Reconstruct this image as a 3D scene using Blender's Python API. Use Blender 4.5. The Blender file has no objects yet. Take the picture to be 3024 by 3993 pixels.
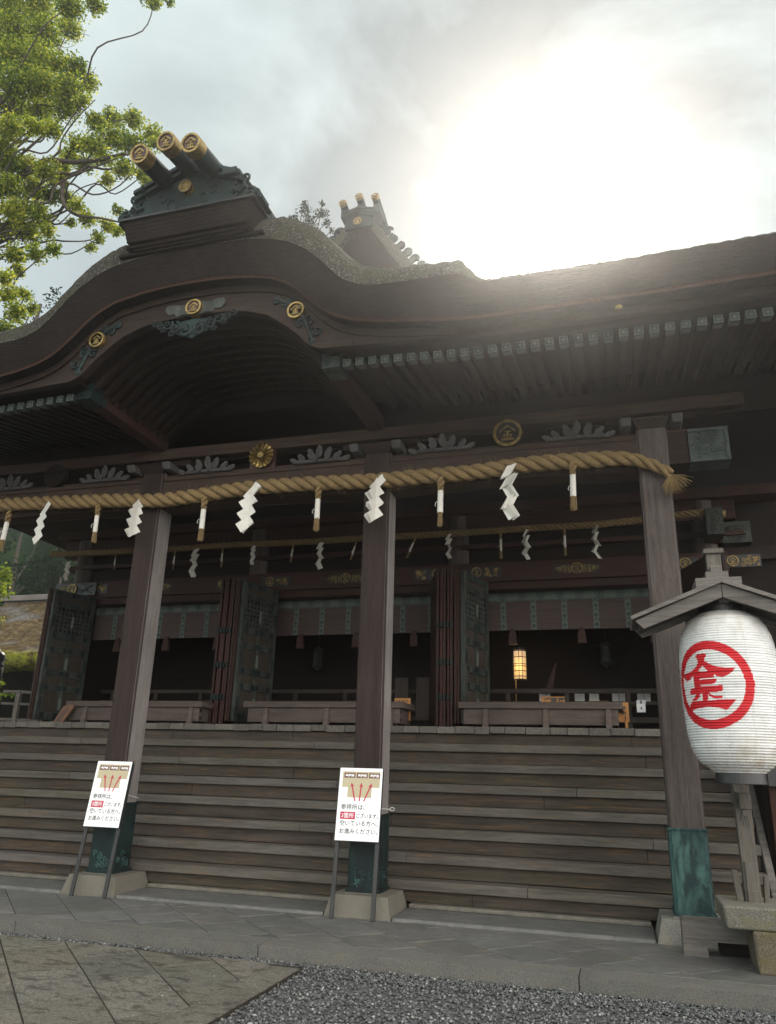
import bpy, bmesh, math, random
import numpy as np
from mathutils import Vector, Matrix
from mathutils.geometry import tessellate_polygon
R = math.radians
PI = math.pi
SC = bpy.context.scene
COL = SC.collection
EYE = 1.68

# ------------------------------------------------------------------ camera, sky, sun, exposure
def make_camera():
    yaw, pitch, roll = 0.2947, 0.3259, 0.0283
    cy, sy, cp, sp = math.cos(yaw), math.sin(yaw), math.cos(pitch), math.sin(pitch)
    fwd = Vector((-sy*cp, cy*cp, sp)); right = Vector((cy, sy, 0)); up = right.cross(fwd)
    c, s = math.cos(roll), math.sin(roll)
    r2 = c*right + s*up; u2 = -s*right + c*up
    cd = bpy.data.cameras.new('camera'); cam = bpy.data.objects.new('camera', cd); COL.objects.link(cam)
    cd.sensor_fit = 'VERTICAL'; cd.sensor_height = 24.0; cd.lens = 2980.19/3993*24.0
    cd.clip_start = 0.05; cd.clip_end = 2000
    m = Matrix((r2, u2, -fwd)).transposed().to_4x4(); m.translation = Vector((0, 0, EYE))
    cam.matrix_world = m
    SC.camera = cam
make_camera()
SUN_EL, SUN_AZ = R(39.7), R(-2.6)          # azimuth from +Y towards +X
SUN_DIR = Vector((math.sin(SUN_AZ)*math.cos(SUN_EL), math.cos(SUN_AZ)*math.cos(SUN_EL), math.sin(SUN_EL)))
def make_light():
    sd = bpy.data.lights.new('sun', 'SUN'); so = bpy.data.objects.new('sun', sd); COL.objects.link(so)
    sd.energy = 5.0; sd.angle = R(0.6); sd.color = (1.0, 0.89, 0.74)
    so.rotation_euler = (-SUN_DIR).to_track_quat('-Z', 'Y').to_euler(); so.location = (0, 0, 60)
    w = bpy.data.worlds.new('World'); SC.world = w; w.use_nodes = True
    nt = w.node_tree; N = nt.nodes; L = nt.links
    for n in list(N): N.remove(n)
    out = N.new('ShaderNodeOutputWorld'); bg = N.new('ShaderNodeBackground'); bg.inputs['Strength'].default_value = 0.1
    sky = N.new('ShaderNodeTexSky'); sky.sky_type = 'NISHITA'; sky.sun_disc = False
    sky.sun_elevation = SUN_EL; sky.sun_rotation = SUN_AZ; sky.air_density = 1.0; sky.dust_density = 1.5
    tc = N.new('ShaderNodeTexCoord')
    dot = N.new('ShaderNodeVectorMath'); dot.operation = 'DOT_PRODUCT'; dot.inputs[1].default_value = SUN_DIR
    L.new(tc.outputs['Generated'], dot.inputs[0])
    mp = N.new('ShaderNodeMapping'); mp.inputs['Scale'].default_value = (1.6, 1.6, 3.0); mp.inputs['Location'].default_value = (0.3, 0.1, 0.45)
    L.new(tc.outputs['Generated'], mp.inputs['Vector'])
    nz = N.new('ShaderNodeTexNoise'); nz.inputs['Scale'].default_value = 1.9; nz.inputs['Detail'].default_value = 7; nz.inputs['Roughness'].default_value = 0.52
    nz.inputs['Distortion'].default_value = 0.35
    L.new(mp.outputs[0], nz.inputs['Vector'])
    ramp = N.new('ShaderNodeMapRange'); ramp.inputs[1].default_value = 0.36; ramp.inputs[2].default_value = 0.66; ramp.inputs[3].default_value = 0.86; ramp.inputs[4].default_value = 1.0
    L.new(nz.outputs['Fac'], ramp.inputs[0])
    def mth(op, a, b=None, clamp=False):
        n = N.new('ShaderNodeMath'); n.operation = op; n.use_clamp = clamp
        for i, v in enumerate((a, b)):
            if v is None: continue
            if isinstance(v, (int, float)): n.inputs[i].default_value = v
            else: L.new(v, n.inputs[i])
        return n.outputs[0]
    d = dot.outputs['Value']
    dp = mth('MAXIMUM', d, 0.0)
    lobe = N.new('ShaderNodeVectorMath'); lobe.operation = 'DOT_PRODUCT'; lobe.inputs[1].default_value = Vector((0.78, -0.52, 0.40)).normalized()
    L.new(tc.outputs['Generated'], lobe.inputs[0])
    bright = mth('MULTIPLY', mth('POWER', mth('MAXIMUM', lobe.outputs['Value'], 0.0), 1.6), 34.0)
    away = mth('MULTIPLY', mth('SUBTRACT', 1.0, d), 7.5)
    halo = mth('MULTIPLY', mth('POWER', dp, 14.0), -2.5)
    cl = mth('MULTIPLY', mth('MULTIPLY', mth('SUBTRACT', nz.outputs['Fac'], 0.42), 5.5), mth('ADD', 0.38, mth('MULTIPLY', mth('POWER', dp, 12.0), 5.5)))
    lum = mth('ADD', mth('ADD', mth('ADD', halo, away), mth('ADD', bright, mth('MAXIMUM', cl, -0.35))), 5.9)
    tintm = N.new('ShaderNodeMix'); tintm.data_type = 'RGBA'; tintm.inputs[6].default_value = (0.875, 1.0, 1.0, 1); tintm.inputs[7].default_value = (1.0, 0.965, 0.91, 1)
    L.new(mth('MULTIPLY', mth('MAXIMUM', lobe.outputs['Value'], 0.0), 1.6, True), tintm.inputs[0])
    cc = N.new('ShaderNodeVectorMath'); cc.operation = 'SCALE'; L.new(tintm.outputs[2], cc.inputs[0])
    L.new(lum, cc.inputs['Scale'])
    mix = N.new('ShaderNodeMix'); mix.data_type = 'RGBA'
    L.new(ramp.outputs[0], mix.inputs[0]); L.new(sky.outputs[0], mix.inputs[6]); L.new(cc.outputs[0], mix.inputs[7])
    L.new(mix.outputs[2], bg.inputs['Color']); L.new(bg.outputs[0], out.inputs['Surface'])
make_light()
SC.view_settings.view_transform = 'Standard'; SC.view_settings.look = 'None'
SC.view_settings.exposure = 0.0; SC.view_settings.gamma = 1.0
try: SC.view_settings.use_curve_mapping = False
except Exception: pass
SC.cycles.volume_bounces = 1; SC.cycles.max_bounces = 8; SC.cycles.transparent_max_bounces = 16

# ------------------------------------------------------------------ materials
def newmat(name):
    m = bpy.data.materials.new(name); m.use_nodes = True
    nt = m.node_tree; b = nt.nodes['Principled BSDF']
    return m, nt, b
def lk(nt, a, b): nt.links.new(a, b)
def coords(nt, scale=(1, 1, 1), rot=(0, 0, 0), kind='Object'):
    tc = nt.nodes.new('ShaderNodeTexCoord'); mp = nt.nodes.new('ShaderNodeMapping')
    mp.inputs['Scale'].default_value = scale; mp.inputs['Rotation'].default_value = rot
    lk(nt, tc.outputs[kind], mp.inputs['Vector']); return mp.outputs[0]
def noise(nt, vec, scale, detail=5, rough=0.55, dist=0.0):
    n = nt.nodes.new('ShaderNodeTexNoise'); n.inputs['Scale'].default_value = scale; n.inputs['Detail'].default_value = detail
    n.inputs['Roughness'].default_value = rough; n.inputs['Distortion'].default_value = dist; lk(nt, vec, n.inputs['Vector']); return n.outputs['Fac']
def ramp(nt, fac, stops):
    r = nt.nodes.new('ShaderNodeValToRGB'); e = r.color_ramp.elements
    while len(e) < len(stops): e.new(0.5)
    for i, (p, c) in enumerate(stops):
        e[i].position = p; e[i].color = (*c, 1) if len(c) == 3 else c
    lk(nt, fac, r.inputs[0]); return r.outputs[0]
def mixc(nt, fac, a, b, mode='MIX'):
    m = nt.nodes.new('ShaderNodeMix'); m.data_type = 'RGBA'; m.blend_type = mode
    if isinstance(fac, (int, float)): m.inputs[0].default_value = fac
    else: lk(nt, fac, m.inputs[0])
    for i, v in ((6, a), (7, b)):
        if isinstance(v, tuple): m.inputs[i].default_value = (*v, 1)
        else: lk(nt, v, m.inputs[i])
    return m.outputs[2]
def bump(nt, b, fac, strength=0.4, dist=0.01):
    n = nt.nodes.new('ShaderNodeBump'); n.inputs['Strength'].default_value = strength; n.inputs['Distance'].default_value = dist
    lk(nt, fac, n.inputs['Height']); lk(nt, n.outputs[0], b.inputs['Normal'])
def vcol(nt, name='tint'):
    a = nt.nodes.new('ShaderNodeVertexColor'); a.layer_name = name; return a.outputs['Color']

def wood(name, dark, light, axis='X', rough=0.75, warm=None, scale=1.0, spec=0.12, knots=True):
    m, nt, b = newmat(name)
    st = {'X': (0.6, 9, 9), 'Y': (9, 0.6, 9), 'Z': (9, 9, 0.6)}[axis]
    v = coords(nt, tuple(s*scale for s in st))
    f1 = noise(nt, v, 3.0, 8, 0.6, 0.6)
    v2 = coords(nt, tuple(s*scale*2.4 for s in st)); f2 = noise(nt, v2, 6.0, 4, 0.7)
    big = noise(nt, coords(nt, (0.5, 0.5, 0.5)), 2.0, 4)
    col = ramp(nt, f1, [(0.3, dark), (0.62, light)])
    col = mixc(nt, 0.35, col, ramp(nt, f2, [(0.35, tuple(c*0.55 for c in dark)), (0.65, light)]))
    col = mixc(nt, 0.5, col, ramp(nt, big, [(0.35, (0.5, 0.5, 0.5)), (0.65, (1, 1, 1))]), 'MULTIPLY')
    if warm:
        wv = noise(nt, coords(nt, tuple(s*k*scale for s, k in zip(st, (0.9, 1.5, 1.5)))), 1.7, 6, 0.65, 1.8)
        msk = ramp(nt, wv, [(0.56, (0, 0, 0)), (0.66, (0.85, 0.85, 0.85))])
        col = mixc(nt, msk, col, warm)
    col = mixc(nt, 1.0, col, vcol(nt), 'MULTIPLY')
    lk(nt, col, b.inputs['Base Color']); b.inputs['Roughness'].default_value = rough
    b.inputs['Specular IOR Level'].default_value = spec
    bump(nt, b, f2, 0.25, 0.006)
    return m
def stone(name, base, speck=0.25, scale=1.0, stain=(0.10, 0.08, 0.06), stain_amt=0.5, rough=0.85):
    m, nt, b = newmat(name)
    v = coords(nt, kind='Object')
    fine = noise(nt, v, 85*scale, 3, 0.75); mid = noise(nt, coords(nt, (0.7, 1.3, 1.0)), 9*scale, 8, 0.68, 0.8); big = noise(nt, v, 1.6*scale, 5, 0.6, 0.4)
    col = ramp(nt, fine, [(0.3, tuple(c*(1-speck*1.6) for c in base)), (0.7, tuple(min(1, c*(1+speck)) for c in base))])
    col = mixc(nt, 0.6, col, ramp(nt, mid, [(0.3, (0.62, 0.62, 0.62)), (0.7, (1.15, 1.13, 1.08))]), 'MULTIPLY')
    msk = ramp(nt, mid, [(0.50, (0, 0, 0)), (0.60, (stain_amt,)*3)])
    col = mixc(nt, msk, col, stain)
    col = mixc(nt, 0.55, col, ramp(nt, big, [(0.3, (0.66, 0.66, 0.64)), (0.7, (1.1, 1.08, 1.04))]), 'MULTIPLY')
    col = mixc(nt, 1.0, col, vcol(nt), 'MULTIPLY')
    lk(nt, col, b.inputs['Base Color']); b.inputs['Roughness'].default_value = rough
    b.inputs['Specular IOR Level'].default_value = 0.3
    bump(nt, b, fine, 0.35, 0.004)
    return m
def plain(name, col, rough=0.6, metal=0.0, var=0.25, scale=20, spec=0.4, bmp=0.0):
    m, nt, b = newmat(name)
    f = noise(nt, coords(nt), scale, 5, 0.6)
    c = ramp(nt, f, [(0.3, tuple(x*(1-var) for x in col)), (0.7, tuple(min(1, x*(1+var*0.6)) for x in col))])
    lk(nt, c, b.inputs['Base Color']); b.inputs['Roughness'].default_value = rough; b.inputs['Metallic'].default_value = metal
    b.inputs['Specular IOR Level'].default_value = spec
    if bmp: bump(nt, b, f, bmp, 0.01)
    return m
def copper(name, dark=(0.012, 0.03, 0.03), green=(0.05, 0.112, 0.1), lo=0.4, hi=0.66, scale=4.0, streak=True):
    lo, hi = (lo+.04, hi-.06) if name == 'verdigris copper' else (lo, hi)
    m, nt, b = newmat(name)
    f = noise(nt, coords(nt, (1, 1, 0.45) if streak else (1, 1, 1)), scale, 8, 0.62, 1.1)
    g = noise(nt, coords(nt), scale*9, 5, 0.7)
    c = ramp(nt, f, [(lo, dark), (hi, green)])
    c = mixc(nt, 0.5, c, ramp(nt, g, [(0.3, (0.5, 0.5, 0.5)), (0.7, (1.2, 1.2, 1.2))]), 'MULTIPLY')
    lk(nt, c, b.inputs['Base Color']); b.inputs['Roughness'].default_value = 0.6; b.inputs['Specular IOR Level'].default_value = 0.22
    bump(nt, b, g, 0.2, 0.004)
    return m
def leafmat(name, cols, trans=0.5):
    m, nt, b = newmat(name)
    a = nt.nodes.new('ShaderNodeVertexColor'); a.layer_name = 'tint'
    c = ramp(nt, a.outputs['Color'], [(0.0, cols[0]), (0.5, cols[1]), (1.0, cols[2])])
    N = nt.nodes; N.remove(b)
    d = N.new('ShaderNodeBsdfDiffuse'); t = N.new('ShaderNodeBsdfTranslucent'); mx = N.new('ShaderNodeMixShader'); mx.inputs[0].default_value = trans
    lk(nt, c, d.inputs['Color'])
    tcol = mixc(nt, 1.0, c, (1.5, 1.45, 0.6), 'MULTIPLY'); lk(nt, tcol, t.inputs['Color'])
    lk(nt, d.outputs[0], mx.inputs[1]); lk(nt, t.outputs[0], mx.inputs[2]); lk(nt, mx.outputs[0], N['Material Output'].inputs['Surface'])
    return m

M = {}
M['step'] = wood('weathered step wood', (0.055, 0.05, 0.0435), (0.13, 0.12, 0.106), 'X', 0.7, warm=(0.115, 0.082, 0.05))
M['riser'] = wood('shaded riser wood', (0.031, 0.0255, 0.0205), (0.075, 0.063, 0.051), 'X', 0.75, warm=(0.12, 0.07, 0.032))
M['deck'] = wood('grey deck end grain', (0.075, 0.07, 0.062), (0.165, 0.152, 0.135), 'Y', 0.85)
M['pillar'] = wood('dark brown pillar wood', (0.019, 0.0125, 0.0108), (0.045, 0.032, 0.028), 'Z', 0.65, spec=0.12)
M['pillarside'] = wood('weathered pillar side with painted side light', (0.15, 0.134, 0.125), (0.27, 0.245, 0.232), 'Z', 0.7, spec=0.15)  # grey weathering, made lighter in the colour for weak light from the right
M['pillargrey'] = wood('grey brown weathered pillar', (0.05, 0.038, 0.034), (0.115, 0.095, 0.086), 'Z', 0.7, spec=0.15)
M['beam'] = wood('brown beam wood', (0.015, 0.0095, 0.008), (0.036, 0.024, 0.019), 'X', 0.65)
M['beamy'] = wood('brown rafter wood', (0.012, 0.008, 0.0066), (0.028, 0.019, 0.015), 'Y', 0.65)
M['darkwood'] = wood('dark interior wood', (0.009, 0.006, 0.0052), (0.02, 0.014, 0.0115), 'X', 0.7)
M['redwood'] = wood('red brown lacquered wood', (0.028, 0.0125, 0.0105), (0.06, 0.032, 0.026), 'X', 0.5)
M['door'] = wood('door panel wood', (0.034, 0.027, 0.022), (0.066, 0.054, 0.044), 'Z', 0.6)
M['grey'] = wood('silvery weathered wood', (0.085, 0.078, 0.07), (0.18, 0.166, 0.15), 'X', 0.8)
M['greyz'] = wood('silvery weathered post wood', (0.07, 0.063, 0.053), (0.15, 0.135, 0.115), 'Z', 0.8)
M['box'] = wood('pinkish box wood', (0.062, 0.046, 0.039), (0.12, 0.094, 0.082), 'X', 0.7)
M['leafgrey'] = plain('grey carved wood', (0.07, 0.066, 0.064), 0.8)
def barkmat():
    m, nt, b = newmat('cut cypress bark')
    f = noise(nt, coords(nt, (5, 5, 75)), 1.6, 6, 0.7, 0.3); g = noise(nt, coords(nt), 90, 3, 0.8); h = noise(nt, coords(nt, (1, 1, 0.5)), 1.6, 5, 0.65)
    c = ramp(nt, f, [(0.34, (0.0065, 0.0053, 0.005)), (0.62, (0.021, 0.0165, 0.0152))]); c = mixc(nt, 0.7, c, ramp(nt, g, [(0.3, (0.45, 0.45, 0.45)), (0.7, (1.5, 1.45, 1.4))]), 'MULTIPLY')
    c = mixc(nt, 0.6, c, ramp(nt, h, [(0.35, (0.55, 0.55, 0.55)), (0.65, (1.35, 1.3, 1.25))]), 'MULTIPLY')
    lk(nt, c, b.inputs['Base Color']); b.inputs['Roughness'].default_value = 0.95; b.inputs['Specular IOR Level'].default_value = 0.08; bump(nt, b, f, 0.8, 0.02); return m
M['bark'] = barkmat()
M['bark2'] = plain('reddish eave edge', (0.042, 0.023, 0.018), 0.9, 0, 0.4, 40, 0.1)
def mossmat():
    m, nt, b = newmat('mossy bark roof')
    f = noise(nt, coords(nt), 38, 6, 0.75); g = noise(nt, coords(nt), 3.0, 5, 0.6); h = noise(nt, coords(nt), 90, 3, 0.7)
    c = ramp(nt, f, [(0.36, (0.016, 0.014, 0.012)), (0.54, (0.05, 0.048, 0.04)), (0.70, (0.24, 0.24, 0.22))])
    c = mixc(nt, ramp(nt, g, [(0.46, (0, 0, 0)), (0.66, (0.6, 0.6, 0.6))]), c, (0.045, 0.05, 0.02))
    c = mixc(nt, 0.6, c, ramp(nt, h, [(0.3, (0.5, 0.5, 0.5)), (0.7, (1.3, 1.3, 1.3))]), 'MULTIPLY')
    lk(nt, c, b.inputs['Base Color']); b.inputs['Roughness'].default_value = 0.95; b.inputs['Specular IOR Level'].default_value = 0.1
    bump(nt, b, f, 0.9, 0.04); return m
M['moss'] = mossmat()
def thatchmat():
    m, nt, b = newmat('sunlit mossy thatch')
    f = noise(nt, coords(nt), 5, 8, 0.75, 0.5); g = noise(nt, coords(nt), 0.6, 4, 0.6); h = noise(nt, coords(nt), 14, 4, 0.8)
    c = ramp(nt, f, [(0.34, (0.016, 0.011, 0.006)), (0.52, (0.075, 0.052, 0.023)), (0.68, (0.19, 0.145, 0.075))])
    c = mixc(nt, ramp(nt, g, [(0.5, (0, 0, 0)), (0.62, (0.8, 0.8, 0.8))]), c, ramp(nt, h, [(0.4, (0.05, 0.05, 0.05)), (0.6, (0.2, 0.2, 0.2))]))
    tc = nt.nodes.new('ShaderNodeSeparateXYZ'); lk(nt, coords(nt), tc.inputs[0])
    low = nt.nodes.new('ShaderNodeMapRange'); low.inputs[1].default_value = 0.42; low.inputs[2].default_value = 0.12; lk(nt, tc.outputs['Z'], low.inputs[0])
    lm = nt.nodes.new('ShaderNodeMath'); lm.operation = 'MULTIPLY'; lk(nt, low.outputs[0], lm.inputs[0]); lk(nt, ramp(nt, noise(nt, coords(nt), 4.0, 6, 0.75), [(0.42, (0, 0, 0)), (0.56, (1, 1, 1))]), lm.inputs[1])
    c = mixc(nt, lm.outputs[0], c, (0.24, 0.25, 0.03))
    lk(nt, c, b.inputs['Base Color']); b.inputs['Roughness'].default_value = 0.95; b.inputs['Specular IOR Level'].default_value = 0.1
    bump(nt, b, f, 1.0, 0.12); return m
M['thatch'] = thatchmat()
M['copper'] = copper('verdigris copper')
M['copperdark'] = copper('dark aged copper', (0.006, 0.011, 0.0115), (0.014, 0.036, 0.033), 0.42, 0.72, 3.0)
M['copperpale'] = copper('pale grey green copper', (0.028, 0.037, 0.035), (0.075, 0.093, 0.087), 0.35, 0.65, 6.0)
M['coppertrim'] = copper('door trim copper', (0.020, 0.024, 0.021), (0.060, 0.066, 0.056), 0.38, 0.68, 5.0)
def goldmat():
    m, nt, b = newmat('gilded metal')
    f = noise(nt, coords(nt), 14, 5, 0.7)
    lk(nt, ramp(nt, f, [(0.32, (0.085, 0.056, 0.016)), (0.6, (0.32, 0.225, 0.08))]), b.inputs['Base Color'])
    b.inputs['Metallic'].default_value = 0.75; b.inputs['Roughness'].default_value = 0.38; return m
M['gold'] = goldmat()
M['maroon'] = plain('maroon lacquer', (0.04, 0.014, 0.011), 0.45)
M['black'] = plain('black paint', (0.012, 0.012, 0.013), 0.4, 0, 0.3, 30, 0.5)
M['blackiron'] = plain('dark sign post metal', (0.03, 0.03, 0.03), 0.45, 0.3)
M['white'] = plain('white sign face', (0.80, 0.82, 0.82), 0.45, 0, 0.03, 6)
M['tan'] = plain('sign tan print', (0.42, 0.37, 0.24), 0.5, 0, 0.08, 60)
M['brownink'] = plain('sign brown print', (0.13, 0.055, 0.04), 0.5, 0, 0.05)
M['redink'] = plain('sign red print', (0.42, 0.01, 0.045), 0.5, 0, 0.05)
M['ink'] = plain('dark ink', (0.025, 0.025, 0.028), 0.6, 0, 0.05)
M['paper'] = plain('white folded paper', (0.60, 0.585, 0.53), 0.8, 0, 0.08, 12)
M['papergrey'] = plain('white amulet paper', (0.62, 0.62, 0.6), 0.8, 0, 0.08)
M['red'] = plain('lantern red', (0.44, 0.006, 0.012), 0.6, 0, 0.12, 9)
M['orangewood'] = plain('orange plaque wood', (0.34, 0.15, 0.035), 0.6, 0, 0.15, 8)
M['yellowpost'] = wood('honey coloured post', (0.30, 0.19, 0.07), (0.45, 0.31, 0.13), 'Z', 0.6)
M['granite'] = stone('pale granite', (0.2, 0.197, 0.183), 0.35, 1.0, (0.2, 0.17, 0.11), 0.3)
M['granitey'] = stone('mossy granite', (0.17, 0.164, 0.142), 0.5, 1.0, (0.12, 0.11, 0.05), 0.6)
M['pitch'] = plain('eave shade timber', (0.004, 0.0035, 0.003), 0.9, 0, 0.3, 20, 0.05)  # near-black tone puts the shade below the outbuilding eave into the wall colour
M['beambrown'] = wood('mid brown beam', (0.03, 0.019, 0.015), (0.07, 0.047, 0.037), 'X', 0.65)
M['plaque'] = plain('red brown plaque wood', (0.12, 0.05, 0.022), 0.6, 0, 0.2, 10)
M['base'] = stone('pillar base stone', (0.145, 0.136, 0.115), 0.15, 1.0, (0.10, 0.085, 0.062), 0.4)
M['pave'] = stone('pavement stone', (0.118, 0.121, 0.12), 0.14, 0.7, (0.16, 0.15, 0.135), 0.5, 0.6)
M['kerb'] = stone('kerb granite', (0.13, 0.131, 0.122), 0.38, 1.0, (0.1, 0.085, 0.06), 0.4)
M['pathst'] = stone('path stone', (0.15, 0.143, 0.122), 0.45, 0.8, (0.045, 0.042, 0.035), 0.9)
M['soil'] = plain('dark soil', (0.035, 0.03, 0.024), 0.95, 0, 0.5, 30, 0.1, 0.5)
def gravelmat():
    m, nt, b = newmat('gravel stones')
    c = ramp(nt, vcol(nt), [(0.0, (0.022, 0.024, 0.026)), (0.6, (0.095, 0.10, 0.10)), (1.0, (0.27, 0.265, 0.25))])
    lk(nt, c, b.inputs['Base Color']); b.inputs['Roughness'].default_value = 0.8; return m
M['gravel'] = gravelmat()
def groundmat():
    m, nt, b = newmat('gravel bed')
    v = nt.nodes.new('ShaderNodeTexVoronoi'); v.inputs['Scale'].default_value = 55; lk(nt, coords(nt), v.inputs['Vector'])
    c = ramp(nt, v.outputs['Color'], [(0.1, (0.025, 0.025, 0.025)), (0.6, (0.07, 0.07, 0.07)), (1.0, (0.16, 0.157, 0.15))])
    lk(nt, c, b.inputs['Base Color']); b.inputs['Roughness'].default_value = 0.9
    bump(nt, b, v.outputs['Distance'], -0.8, 0.02); return m
M['groundm'] = groundmat()
def strawmat():
    m, nt, b = newmat('rice straw rope')
    f = noise(nt, coords(nt, (1, 1, 1)), 70, 4, 0.7); g = noise(nt, coords(nt), 7, 4)
    c = ramp(nt, f, [(0.3, (0.085, 0.052, 0.02)), (0.7, (0.29, 0.2, 0.085))])
    c = mixc(nt, 0.4, c, ramp(nt, g, [(0.3, (0.6, 0.6, 0.6)), (0.7, (1.15, 1.15, 1.1))]), 'MULTIPLY')
    lk(nt, c, b.inputs['Base Color']); b.inputs['Roughness'].default_value = 0.85; bump(nt, b, f, 0.6, 0.008); return m
M['straw'] = strawmat()
def lanternmat():
    m, nt, b = newmat('white lantern paper')
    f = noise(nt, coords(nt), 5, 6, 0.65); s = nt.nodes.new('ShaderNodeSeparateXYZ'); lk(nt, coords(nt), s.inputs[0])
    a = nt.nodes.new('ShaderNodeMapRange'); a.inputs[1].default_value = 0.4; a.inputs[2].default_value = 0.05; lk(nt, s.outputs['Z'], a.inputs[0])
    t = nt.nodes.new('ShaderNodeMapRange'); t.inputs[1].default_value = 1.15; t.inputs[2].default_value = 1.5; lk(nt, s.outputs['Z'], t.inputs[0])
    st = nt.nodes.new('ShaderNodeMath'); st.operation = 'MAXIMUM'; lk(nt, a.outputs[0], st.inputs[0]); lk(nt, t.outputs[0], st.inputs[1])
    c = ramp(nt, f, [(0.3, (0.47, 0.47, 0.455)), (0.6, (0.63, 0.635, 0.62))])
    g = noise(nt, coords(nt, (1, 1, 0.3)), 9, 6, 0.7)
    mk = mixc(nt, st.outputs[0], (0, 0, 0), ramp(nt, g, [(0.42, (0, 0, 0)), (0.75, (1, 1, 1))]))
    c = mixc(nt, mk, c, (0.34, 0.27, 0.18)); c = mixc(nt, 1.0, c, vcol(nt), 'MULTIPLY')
    lk(nt, c, b.inputs['Base Color']); b.inputs['Roughness'].default_value = 0.75; return m
M['lanternp'] = lanternmat()
def glowmat():
    m, nt, b = newmat('lit lamp paper')
    s = nt.nodes.new('ShaderNodeSeparateXYZ'); lk(nt, coords(nt), s.inputs[0])
    c = ramp(nt, s.outputs['Z'], [(0.0, (0.75, 0.45, 0.18)), (0.2, (1.0, 0.55, 0.15)), (0.5, (0.75, 0.5, 0.28))])
    b.inputs['Base Color'].default_value = (0.6, 0.45, 0.25, 1)
    lk(nt, c, b.inputs['Emission Color']); b.inputs['Emission Strength'].default_value = 0.75; return m
M['glow'] = glowmat()
def blindmat():
    m, nt, b = newmat('reddish bamboo blind')
    s = coords(nt, (1, 1, 90)); f = noise(nt, s, 1.0, 2)
    lk(nt, ramp(nt, f, [(0.3, (0.035, 0.022, 0.019)), (0.7, (0.07, 0.046, 0.04))]), b.inputs['Base Color']); b.inputs['Roughness'].default_value = 0.8; return m
M['blind'] = blindmat()
M['brocade'] = plain('grey green brocade', (0.10, 0.122, 0.105), 0.8, 0, 0.15, 40)
M['brocadedark'] = plain('brocade pattern', (0.035, 0.055, 0.05), 0.8, 0, 0.15, 40)
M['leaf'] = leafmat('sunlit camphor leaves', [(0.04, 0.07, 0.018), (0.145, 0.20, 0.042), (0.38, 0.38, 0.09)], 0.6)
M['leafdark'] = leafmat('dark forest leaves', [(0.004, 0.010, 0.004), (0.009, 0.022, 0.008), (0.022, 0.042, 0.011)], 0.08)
M['trunk'] = plain('tree bark', (0.055, 0.045, 0.038), 0.9, 0, 0.4, 12, 0.2, 0.6)

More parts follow.
